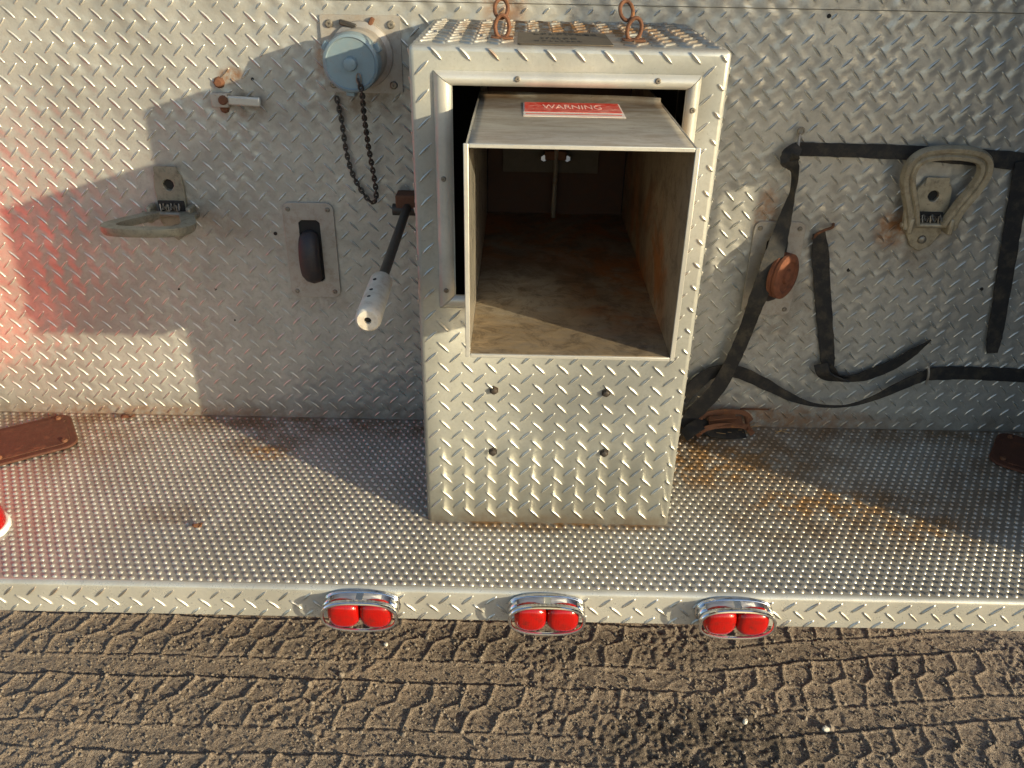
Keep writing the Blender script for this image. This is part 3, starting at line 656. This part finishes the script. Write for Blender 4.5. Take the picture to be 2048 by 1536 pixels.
# cap chain: single twisted links on a hanging loop
pA = on_y(718, 160, -.122); pts = [on_y(718, 165, -.125), on_y(724, 185, -.12), on_y(728, 230, -.09), on_y(738, 300, -.045), on_y(749, 360, -.025), on_y(752, 396, -.018), on_y(742, 404, -.014), on_y(722, 380, -.012), on_y(704, 345, -.012), on_y(692, 300, -.012), on_y(683, 240, -.012), on_y(672, 190, -.010)]
path = smooth_path(pts, 12)
def along(path, step):
    out = []; acc = 0; nxt = 0
    for a, b in zip(path, path[1:]):
        L = (b - a).length
        while nxt <= acc + L and L > 0: out.append((a.lerp(b, (nxt - acc) / L), (b - a).normalized())); nxt += step
        acc += L
    return out
mb = MB()
for i, (c, td) in enumerate(along(path, .0088)):
    u = Vector((1, .2, 0)) if i % 2 else Vector((.2, -1, 0)); u = (u - td * u.dot(td)).normalized()
    pp = [c + td * (.0066 * math.cos(2 * PI * k / 8)) + u * (.0036 * math.sin(2 * PI * k / 8)) for k in range(8)]
    mb.tube(pp, .0020, 5, closed=True, ref=td.cross(u))
sub(mb.build('chain', M['darksteel']), hf)
rg = [pts[0] + Vector((.004 * math.cos(a), 0, .009 * math.sin(a) + .006)) for a in [2 * PI * k / 12 for k in range(12)]]
sub(MB().tube(rg, .0014, 6, closed=True).build('chain_ring', M['bolt']), hf)

# --- small turn latch
lt = root('turn_latch', (-.61, 0, .71), 'small rust-streaked latch with a blunt pointer')
c0 = on_y(440, 200, -.01)
sub(MB().obox((c0.x, -.008, c0.z), (1, 0, 0), (0, 1, 0), (0, 0, 1), .032, .016, .026).build('latch_block', M['plate'], bevel=.002), lt)
sub(MB().obox((c0.x + .046, -.012, c0.z - .001), (1, 0, -.04), (0, 1, 0), (0, 0, 1), .062, .007, .017).build('latch_tongue', M['trim'], bevel=.003), lt)
sub(MB().lathe((c0.x + .008, -.014, c0.z + .001), (0, -1, 0), [(0, .009), (.006, .0085), (.008, .006)], 10).build('latch_bolt', M['rust']), lt)
for (dx, dz, r) in ((.0, .030, .011), (.004, -.017, .009)): sub(MB().lathe((c0.x + dx, 0, c0.z + dz), (0, -1, 0), [(0, r), (.005, r * .9), (.008, r * .6)], 8).build('latch_bolt', M['rust']), lt)

# --- folding steps
def fold_step(hx, hz, fold, lab, cm='cast', ws=1.0):
    r = root('folding_step', (hx, 0, hz), lab)
    # back plate: rounded top, waist at the hinge, pointed foot
    out = [(-.034, .0), (-.036, .05), (-.033, .072), (-.022, .086), (0, .091), (.022, .086), (.033, .072), (.036, .05), (.034, .0), (.036, -.02), (.02, -.048), (.0, -.060), (-.02, -.048), (-.036, -.02)]
    out = [(a * ws, b) for a, b in out]
    hole = [(.011 * math.cos(a), .055 + .011 * math.sin(a)) for a in [math.atan2(z - .055, x) for x, z in out]]
    sub(MB().prism(out, (hx, 0, hz), (1, 0, 0), (0, 0, 1), (0, -1, 0), .0005, .009, holes=hole).build('back_plate', M[cm], bevel=.0015), r)
    sub(MB().prism([(.0108 * math.cos(2 * PI * k / 12), .055 + .0108 * math.sin(2 * PI * k / 12)) for k in range(12)], (hx, 0, hz), (1, 0, 0), (0, 0, 1), (0, -1, 0), .0003, .0012).build('plate_hole', M['dark']), r)
    rg_ = [(x * .72, .074 + (z - .074) * .2 + .008) for x, z in ((-.03, .06), (.03, .06), (.03, .1), (-.03, .1))]
    sub(MB().prism(rrect(.046, .018, .003), (hx, -.009, hz + .083), (1, 0, 0), (0, 0, 1), (0, -1, 0), .0002, .0022).build('maker_pad', M[cm]), r)
    sub(text('JW', .013, (hx - .006, -.0113, hz + .083), Matrix.Rotation(PI / 2, 3, 'X'), M[cm], ext=.0006), r)
    for sx in (-1, 1):
        sub(MB().obox((hx + sx * .040, -.018, hz), (1, 0, 0), (0, 1, 0), (0, 0, 1), .011, .034, .034).build('hinge_ear', M[cm], bevel=.004), r)
    sub(MB().tube([(hx - .056, -.022, hz), (hx + .056, -.022, hz)], .0055, 10).build('hinge_pin', M['bolt'] if fold > 1 else M[cm]), r)
    sub(MB().lathe((hx, -.009, hz - .034), (0, -1, 0), [(0, .009), (.004, .008), (.006, .005)], 10).build('step_bolt', M['bolt']), r)
    # spring and dark catch behind the pin
    sub(MB().tube([(hx - .02 + .0016 * i, -.020 + .008 * math.cos(i * 1.9), hz + .012 + .008 * math.sin(i * 1.9)) for i in range(26)], .0014, 5).build('spring', M['bolt']), r)
    sub(MB().box(hx - .026, hx + .026, -.014, -.0095, hz - .004, hz + .024).build('catch', M['dark'], bevel=.001), r)
    # treaded D loop, built upright then folded about the pin
    o_ = [(-.046, -.004), (-.060, .035), (-.078, .075), (-.085, .105), (-.080, .132), (-.062, .151), (-.034, .159), (0, .161), (.034, .159), (.062, .151), (.080, .132), (.085, .105), (.078, .075), (.060, .035), (.046, -.004)]
    o_ = [(p.x, p.y) for p in smooth_path([(a, b, 0) for a, b in o_], 4)]
    R = Matrix.Rotation(fold, 3, 'X'); base = Vector((hx, -.022, hz))
    def pt(a, b, d): return base + R @ Vector((a, d, b))
    n = len(o_); vs = []; ins = []
    for i in range(n):
        ta = Vector(o_[min(i + 1, n - 1)]) - Vector(o_[max(i - 1, 0)]); nv = Vector((ta.y, -ta.x)).normalized(); wd = .0275
        ins.append(nv)
        for (tt, dd) in ((0, .004), (.0, -.006), (.12, -.0115), (.42, -.0105), (.52, -.006), (.66, -.0105), (.9, -.010), (1.0, -.004), (1.0, .004), (.5, .007)):
            q = Vector(o_[i]) + nv * wd * tt; vs.append(pt(q.x, q.y, dd))
    K = 10; fs = [(i * K + k, i * K + (k + 1) % K, (i + 1) * K + (k + 1) % K, (i + 1) * K + k) for i in range(n - 1) for k in range(K)] + [tuple(range(K)), tuple((n - 1) * K + k for k in range(K - 1, -1, -1))]
    sub(MB().add(vs, fs).build('step_loop', M[cm]), r)
    # lower cheek webs joining the loop to the pin
    for sx in (-1, 1):
        vs = [pt(sx * .040, -.008, .005), pt(sx * .052, -.008, .005), pt(sx * .060, .036, .004), pt(sx * .034, .036, .004)]; vs += [pt(sx * .040, -.008, -.009), pt(sx * .052, -.008, -.009), pt(sx * .060, .036, -.006), pt(sx * .034, .036, -.006)]
        sub(MB().add(vs, [(0, 1, 2, 3), (4, 5, 6, 7), (0, 1, 5, 4), (1, 2, 6, 5), (2, 3, 7, 6), (3, 0, 4, 7)]).build('loop_cheek', M[cm], bevel=.002), r)
    return r
fold_step(-.762, .484, math.radians(84), 'cast folding step swung down and out, in the reddish shade', 'castgrey', .82)
fold_step(.750, .492, math.radians(6), 'cast folding step folded up flat over the black strap')

# --- recessed rollers
def roller(cx, cz, m, lab, w=.104, h=.205, tilt=0.0):
    r = root('recessed_roller', (cx, 0, cz), lab)
    out = rrect(w, h, .016, 7)
    hole = []
    for (x, z) in out:
        a = math.atan2(z, x)
        rx, rz = .0285, .070
        zz = max(-rz + rx, min(rz - rx, z * .75)); dx, dz = x, (z - zz); L = math.hypot(dx, dz) or 1
        hole.append((rx * dx / L, zz + rx * dz / L))
    sub(MB().prism(out, (cx, 0, cz), (1, 0, 0), (0, 0, 1), (0, -1, 0), .0004, .0045, holes=hole).build('cover_plate', M['plate'], bevel=.001), r)
    sub(MB().prism([(a * 1.0, b * 1.0) for a, b in hole], (cx, 0, cz), (1, 0, 0), (0, 0, 1), (0, -1, 0), .0002, .0006).build('slot_shadow', M['dark']), r)
    prof_ = [(-.022, .030), (-.022, .040), (-.014, .048), (.0, .052), (.012, .048), (.0175, .040), (.0175, .030)]
    o = MB().lathe((0, 0, 0), (1, 0, 0), prof_, 32).build('roller', M[m]); o.data.transform(Matrix.Diagonal((1, .62, 1.12, 1))); o.data.transform(Matrix.Translation((cx, -.004, cz - .012))); sub(o, r)
    for sx in (-1, 1):
        for sz in (-1, 1): screw((cx + sx * (w / 2 - .012), -.0045, cz + sz * (h / 2 - .014)), (0, -1, 0), .005, r, 'bolt', h=.003)
    return r
roller(-.492, .405, 'rubber', 'slotted cover plate with a dark rubber roller')
ro = roller(.462, .385, 'rubber', 'slotted cover plate behind the hanging strap')
# the orange wheel beside the strap
d0 = on_y(1572, 550, -.03)
ow = MB().lathe((d0.x - .008, -.034, d0.z), (1, -1.0, 0), [(-.013, .016), (-.013, .040), (-.009, .047), (-.003, .0475), (.0, .044), (.003, .0475), (.009, .047), (.013, .041), (.0135, .034), (.009, .030), (.009, .016), (.014, .014), (.015, .006)], 36).build('strap_wheel', M['orange']); ow['label'] = 'round dull orange wheel'; part(ow)

# --- pull lever with white grip
lv = root('pull_lever', (-.288, 0, .51), 'dark rod ending in a dirty white plastic grip')
pa = Vector((-.287, -.004, .512)); pe = Vector((-.281, -.545, .501)); pm = pa.lerp(pe, .735)
sub(MB().tube([pa, pm + (pe - pa).normalized() * .02], .0085, 12).build('lever_rod', M['darksteel']), lv)
ax = (pe - pm).normalized()
sub(MB().lathe(pm, ax, [(0, .012), (.001, .0165), (.004, .0178), (.135, .0190), (.142, .0180), (.145, .0150), (.145, .0055), (.135, .0050)], 28).build('grip', M['pvc']), lv)
sub(MB().lathe(pm + ax * .1352, ax, [(0, .0050), (.0045, .0050)], 12).build('grip_hole', M['dark']), lv)
for k_, d in enumerate((.036, .075, .10)):
    up = Vector((-.25 + .02 * k_, 0, 1)).normalized(); c = pm + ax * d + up * .0176
    sub(MB().lathe(c, up, [(0, .0028), (.0016, .0028)], 8).build('grip_hole', M['dark']), lv)
sub(MB().obox((-.284, -.02, .522), (1, 0, 0), (0, 1, 0), (0, 0, 1), .05, .04, .028).build('lever_bracket', M['rust'], bevel=.003), lv)
sub(MB().lathe((-.286, -.03, .505), (1, 0, 0), [(-.03, .012), (.03, .012)], 10).build('lever_pivot', M['darksteel']), lv)

# --- marker lights on the tailboard lip
def marker(cx, lab):
    r = root('marker_light', (cx, YF, -.02), lab); z0 = -.030
    def ov(w, h, n=28, p=2.6):
        o = []
        for k in range(n):
            a = 2 * PI * k / n; c, s_ = math.cos(a), math.sin(a); o.append((w / 2 * math.copysign(abs(c) ** (2 / p), c), h / 2 * math.copysign(abs(s_) ** (2 / p), s_)))
        return o
    N_ = (0, -1, 0); X_ = (1, 0, 0); Z_ = (0, 0, 1); O = (cx, YF, z0)
    sub(MB().prism(ov(.134, .062), O, X_, Z_, N_, .0024, .006).build('base_plate', M['chrome'], bevel=.001), r)
    sub(MB().prism(ov(.110, .040), O, X_, Z_, N_, .006, .021).build('lamp_body', M['white']), r)
    # twin domed lens
    for sx in (-1, 1):
        vs = []; rings = 7; n = 22
        for i in range(rings):
            t_ = i / (rings - 1) * PI / 2; k_ = math.cos(t_) ** .42 if i < rings - 1 else .02
            for (a, b) in ov(.0575, .0575, n, 2.6): vs.append((cx + sx * .0275 + a * k_, YF - .022 - .018 * math.sin(t_), z0 + b * k_))
        fs = [(i * n + k, i * n + (k + 1) % n, (i + 1) * n + (k + 1) % n, (i + 1) * n + k) for i in range(rings - 1) for k in range(n)] + [tuple((rings - 1) * n + k for k in range(n)), tuple(range(n - 1, -1, -1))]
        sub(MB().add(vs, fs).build('lens', M['lens']), r)
    # chrome guard: outer hoop, inner hoop, bridge
    hoop = [(cx + a, YF - .036, z0 + b) for a, b in ov(.126, .061, 36)]
    sub(MB().tube(hoop, .0030, 8, closed=True).build('guard_hoop', M['chrome']), r)
    hoop2 = [(cx + a, YF - .021, z0 + b) for a, b in ov(.130, .049, 36)]
    # hood over the top half, with two windows
    top = [(a, b) for a, b in ov(.130, .060, 60) if b > .004]; top.sort(key=lambda q: q[0]); n = len(top)
    def strip(y0, y1, sel, name):
        vs = []; 
        for (a, b) in sel: vs += [(cx + a, y0, z0 + b), (cx + a, y1, z0 + b)]
        o = MB().add(vs, [(2 * i, 2 * i + 1, 2 * i + 3, 2 * i + 2) for i in range(len(sel) - 1)]).build(name, M['chrome']); s2 = o.modifiers.new('s', 'SOLIDIFY'); s2.thickness = .0016; s2.offset = 0; sub(o, r)
    strip(YF - .003, YF - .010, top, 'guard_hood'); strip(YF - .027, YF - .0375, top, 'guard_hood')
    sub(MB().box(cx - .0065, cx + .0065, YF - .0268, YF - .0102, z0 + .0286, z0 + .0304).build('guard_bridge', M['chrome'], bevel=.0005), r)
    for sx in (-1, 1): strip(YF - .0102, YF - .0268, [q for q in top if .050 < sx * q[0]], 'guard_cheek')
    for sx in (-1, 1): sub(MB().lathe((cx + sx * .060, YF - .006, z0 - .012), N_, [(0, .004), (.003, .0035)], 8).build('screw', M['bolt']), r)
for cx, lab in ((-.3245, 'twin red marker light, chrome guard mirroring blue sky'), (-.006, 'twin red marker light under the chute housing'), (.3167, 'twin red marker light, third along the lip')):
    marker(cx, lab)

# --- cover pads at both ends of the tailboard
def pad(cx, cy, ang, m, lab, L=.40, W=.155, zt=.006):
    r = root('tailboard_pad', (cx, cy, 0), lab); X_ = Vector((math.cos(ang), math.sin(ang), 0)); Y_ = Vector((-math.sin(ang), math.cos(ang), 0))
    ctr = Vector((cx, cy, .0022)) - X_ * (L / 2)
    sub(MB().prism(rrect(L, W, .03, 8), ctr, X_, Y_, (0, 0, 1), 0, zt).build('pad_plate', M[m], bevel=.0028, segs=2), r)
    sub(MB().prism(rrect(L - .03, W - .03, .022, 8), ctr, X_, Y_, (0, 0, 1), zt + .0002, zt + .0018).build('pad_face', M[m], bevel=.0006), r)
    for (a, b) in ((L / 2 - .026, W / 2 - .024), (L / 2 - .026, -W / 2 + .024), (L / 2 - .15, W / 2 - .022), (L / 2 - .15, -W / 2 + .022)):
        screw(ctr + X_ * a + Y_ * b + Vector((0, 0, zt + .002)), (0, 0, 1), .0062, r, 'rust', h=.005)
pad(-1.045, -.075, math.radians(33), 'brownpad', 'dull red-brown riveted pad in the sun')
pad(1.0, -.07, math.radians(145), 'brownpad', 'dark red pad lost in shade')
# --- red dome lamp on the tailboard corner
rd = root('dome_lamp', (-1.03, -.44, 0), 'red dome lamp with a white rim, cut by the picture edge')
pr = Vector((-1.060, -.425, .0005))
sub(MB().lathe(pr, (0, 0, 1), [(0, .056), (.006, .056), (.010, .053), (.010, .03)], 36).build('lamp_rim', M['white']), rd)
sub(MB().lathe(pr + Vector((0, 0, .0102)), (0, 0, 1), [(0, .050), (.02, .050), (.045, .044), (.062, .030), (.070, .012), (.071, .002)], 36).build('lens', M['lens']), rd)

# --- unseen panels beyond both ends of the tailboard, added for their light and shade
lw = part(MB().box(-1.335, -1.262, -.34, -.0005, .08, .56).build('red_bounce_panel', M['redpaint'], bevel=.01)); lw['label'] = 'unseen red panel added to bounce red onto the wall'  # unseen panel added to throw red light on the left wall
# unseen panel shading the right wall; leaning edge and hole shaped to the shadow
mb = MB()
def yedge(z): return -.598 - .145 * (z - .0) / 1.19
zz = [-.12, .615, .79, 1.75]; 
ya, yb = -.548, -.488
def dq(y0, y1, z0, z1, lean=True):
    a0 = yedge(z0) if y0 is None else y0; a1 = yedge(z1) if y0 is None else y0
    vs = [(xd, y, z) for xd in (1.15, 1.175) for (y, z) in ((a0, z0), (y1, z0), (y1, z1), (a1, z1))]
    mb.add(vs, [(0, 1, 2, 3), (7, 6, 5, 4), (0, 4, 5, 1), (1, 5, 6, 2), (2, 6, 7, 3), (3, 7, 4, 0)])
dq(None, -.001, zz[0], zz[1]); dq(None, ya, zz[1], zz[2]); dq(yb, -.001, zz[1], zz[2]); dq(None, -.001, zz[2], zz[3])
M['shade_panel_dark'] = worn_metal('dark_panel_surface', (0.035, 0.02, 0.018), (0.05, 0.03, 0.02), metal=0, rough=0.7)  # unseen panel kept dark to deepen shade on the right wall
dr = part(mb.build('shade_panel', M['shade_panel_dark'])); dr['label'] = 'unseen dark panel shading the right wall, with a gap for the lit patch'

# --- small holes and missing-rivet marks in the panel
for (px, py, r) in ((551, 467, .004), (431, 578, .003), (358, 578, .0025), (1697, 540, .004), (1963, 578, .004), (505, 158, .003), (1553, 5, .004), (1658, 32, .004), (470, 640, .002)):
    c = on_y(px, py, 0); o = MB().lathe((c.x, 0, c.z), (0, -1, 0), [(.0002, r), (.0012, r * .95)], 10).build('rivet_hole', M['dark']); part(o)
# small hooks that hold the straps
def hook(name, pts, r, m, lab=None):
    o = MB().tube(smooth_path(pts, 5), r, 7).build(name, M[m]); part(o)
    if lab: o['label'] = lab
    return o
e0 = on_y(1602, 262, -.008)
c = e0; hook('eye_hook', [c + Vector((.006 * math.cos(a), 0, .006 * math.sin(a))) for a in [PI / 2 + 2 * PI * k / 8 for k in range(8)]] + [c + Vector((0, 0, .0062)), ], .002, 'bolt', 'small eye bolt above the knotted strap')
hook('strap_hook', [c + Vector((-.001, 0, -.006)), on_y(1598, 280, -.012), on_y(1596, 296, -.02)], .0026, 'plate')
hook('strap_hook', [on_y(1667, 448, -.001), on_y(1664, 455, -.016), on_y(1650, 460, -.02), on_y(1634, 468, -.018), on_y(1626, 478, -.012)], .003, 'rust')
hook('strap_hook', [on_y(1862, 726, -.002), on_y(1858, 733, -.024), on_y(1857, 752, -.03), on_y(1852, 768, -.016)], .0024, 'plate')
hook('wall_pin', [on_y(1480, 818, -.003), on_y(1541, 819, -.012)], .0022, 'rust')
o = MB().lathe(on_y(1541, 819, -.014), (0, -1, 0), [(0, .004), (.003, .004)], 8).build('pin_head', M['bolt']); part(o)

# ================================================================== straps (they hang, so each is its own thing)
def strap(name, px, w, y, lab, m='strap', tw=None, th=.0026, k=6, seg=None):
    pts = [on_y(p[0], p[1], p[2] if len(p) > 2 else y) for p in px]; path = smooth_path(pts, k)
    if tw:
        tt = [tw[min(int(i / k), len(tw) - 1)] * (1 - (i % k) / k) + tw[min(int(i / k) + 1, len(tw) - 1)] * ((i % k) / k) for i in range(len(path))]
    else: tt = None
    ww = w
    if isinstance(w, (list, tuple)):
        ww = [w[min(int(i / k), len(w) - 1)] * (1 - (i % k) / k) + w[min(int(i / k) + 1, len(w) - 1)] * ((i % k) / k) for i in range(len(path))]
    if not isinstance(ww, list): ww = [ww] * len(path)
    ww = [q * random.uniform(.94, 1.04) for q in ww]; tt = [(q if tt else 0) + random.uniform(-.05, .05) for q in (tt or [0] * len(path))]
    o = MB().ribbon(path, ww, th, tw=tt).build(name, M[m]); tag(o, lab, 'strap', 'black webbing straps on the rear panel'); return o
strap('strap', [(1592, 298), (1660, 300), (1760, 303), (1860, 308), (1960, 315), (2060, 325), (2120, 330)], [.026, .026, .027, .029, .033, .036, .036], -.006, 'taut black strap running level behind the folded-up step')
strap('strap', [(1598, 292, -.028), (1584, 306, -.03), (1580, 322, -.03), (1590, 345, -.028), (1585, 385, -.022), (1572, 430, -.02), (1558, 480, -.03), (1538, 540, -.052), (1514, 600, -.05), (1492, 660, -.035), (1466, 720, -.03), (1436, 775, -.03), (1400, 815, -.03), (1372, 842, -.03), (1362, 850, -.034)],
      [.018, .036, .036, .016, .012, .024, .034, .040, .034, .030, .030, .032, .034, .030, .02], -.02, 'long black strap hanging in a curve across the orange wheel down to the housing foot', tw=[.3, .9, .2, .9, 1.0, .5, .3, .15, .2, .3, .2, .3, .3, .2, .2])
strap('strap', [(1638, 466, -.016), (1641, 510, -.008), (1645, 580, -.006), (1650, 650, -.006), (1655, 712, -.008), (1656, 740, -.012)], [.026, .034, .034, .033, .031, .024], -.008, 'straight black strap hanging down from the rusty hook')
strap('strap', [(1652, 735, -.016), (1672, 752, -.018), (1700, 757, -.014), (1740, 748, -.010), (1790, 727, -.010), (1830, 702, -.012), (1862, 680, -.012)], [.030, .026, .024, .028, .028, .022, .006], -.012, 'short black strap rising from the buckled corner to a point on the panel', tw=[.2, .8, .4, .1, .1, .2, .7])
strap('strap', [(1364, 800, -.03), (1395, 766, -.02), (1428, 744, -.014), (1475, 744, -.012), (1530, 768, -.014), (1580, 794, -.02), (1630, 810, -.03), (1690, 812, -.038), (1745, 797, -.034), (1800, 772, -.026), (1856, 748, -.014)],
      [.028, .032, .032, .030, .027, .018, .008, .005, .012, .024, .026], -.014, 'black strap arched from the housing side and sagging in a bow to the small hook', tw=[0, 0, .1, .1, 0, 0, 0, 0, 0, 0, 0])
strap('strap', [(1856, 748, -.010), (1920, 746, -.006), (1980, 748, -.006), (2060, 752, -.006), (2120, 756, -.006)], .032, -.008, 'low black strap running level from the small hook to the shaded edge')
strap('strap', [(2046, 322, -.012), (2034, 400, -.008), (2018, 500, -.008), (2002, 600, -.008), (1990, 670, -.01), (1984, 706, -.012)], [.03, .034, .035, .034, .033, .024], -.008, 'wide black strap slanting down the shaded edge past the level strap')
# keeper knot
o = MB().ribbon(smooth_path([on_y(1642, 728, -.022), on_y(1648, 748, -.028), on_y(1668, 758, -.03), on_y(1690, 762, -.02)], 5), .03, .004, tw=[.3 + .05 * i for i in range(16)]).build('strap_keeper', M['strap'])
tag(o, 'bunched black strap fold at the corner of the hanging strap', 'strap', 'black webbing straps on the rear panel')
# coiled strap tail beside the housing foot
mb = MB()
pts = [on_z(1368, 872, .012), on_z(1385, 858, .03), on_z(1405, 848, .03), on_z(1420, 862, .012), on_z(1450, 866, .008), on_z(1490, 866, .006)]
o = MB().ribbon(smooth_path(pts, 6), .03, .004, nrm=(0, -.4, 1)).build('strap_tail', M['strap']); tag(o, 'black strap tail lying coiled at the foot of the housing', 'strap', 'black webbing straps on the rear panel')
# rusty ratchet buckle
bk = empty('ratchet_buckle', (.41, -.03, .0)); tag(bk, 'rusty orange strap buckle lying against the panel foot beside the housing', 'buckle')
A = on_z(1392, 866, .012); B = on_z(1505, 862, .012); mid = (A + B) / 2
def bsub(o): o.parent = bk; o.matrix_parent_inverse = Matrix.Translation(-bk.location); return o
for dy, dz in ((-.004, .0), (.022, .02)):
    bsub(MB().ribbon(smooth_path([A + Vector((0, dy, dz - .004)), A + Vector((.022, dy, dz + .016)), mid + Vector((0, dy, dz + .020)), B + Vector((-.02, dy, dz + .014)), B + Vector((0, dy, dz - .006))], 5), .012, .003, nrm=(0, -1, .3)).build('side_plate', M['rust']))
bsub(MB().tube([A + Vector((.002, -.012, .004)), A + Vector((.002, .03, .02))], .007, 10).build('spindle', M['rust']))
bsub(MB().tube([B + Vector((-.012, -.012, .008)), B + Vector((-.012, .03, .024))], .005, 10).build('spindle', M['rust']))
bsub(MB().obox(mid + Vector((0, .004, .024)), (1, 0, .08), (0, 1, .3), (0, -.3, 1), .075, .03, .003).build('handle', M['rust'], bevel=.001))
bsub(MB().obox(mid + Vector((-.01, .0, .038)), (1, 0, .14), (0, 1, .3), (0, -.3, 1), .06, .012, .003).build('handle', M['rust'], bevel=.001))
# curled dry leaf scraps by the wall foot
def scrap(px, py, s, lab):
    c = on_z(px, py, .004); vs = []; 
    for i in range(4):
        for jj in range(3): vs.append((c.x + s * (i / 3 - .5) * 1.4 + random.uniform(-.1, .1) * s, c.y + s * (jj / 2 - .5) * .6 + random.uniform(-.08, .08) * s, .0035 + s * .25 * abs(i / 3 - .5) + s * .3 * random.random()))
    o = MB().add(vs, [(i * 3 + jj, i * 3 + jj + 1, (i + 1) * 3 + jj + 1, (i + 1) * 3 + jj) for i in range(3) for jj in range(2)]).build('leaf', M['rust']); s2 = o.modifiers.new('s', 'SOLIDIFY'); s2.thickness = .0006
    tag(o, lab, 'leaf')
scrap(256, 836, .022, 'dark dry leaf scrap on the tailboard by the panel foot'); scrap(395, 1052, .014, 'tiny brown leaf crumb in the middle of the sunlit grip buttons')
scrap(120, 845, .02, 'curled dry leaf tucked behind the red-brown pad')

# dry stalks caught at the panel foot
mb = MB()
for i in range(26):
    c = on_z(random.uniform(1395, 1560), random.uniform(846, 868), .006); a = random.uniform(-.5, .5); L = random.uniform(.012, .04)
    d = Vector((math.cos(a), math.sin(a) * .5, random.uniform(-.1, .5))).normalized()
    mb.tube([c, c + d * L * .5 + Vector((0, 0, .002)), c + d * L], .0007, 5)
tag(mb.build('dry_stalks', M['straw']), 'thin dry stalks caught between the rusty buckle and the panel', 'debris', kind='stuff')
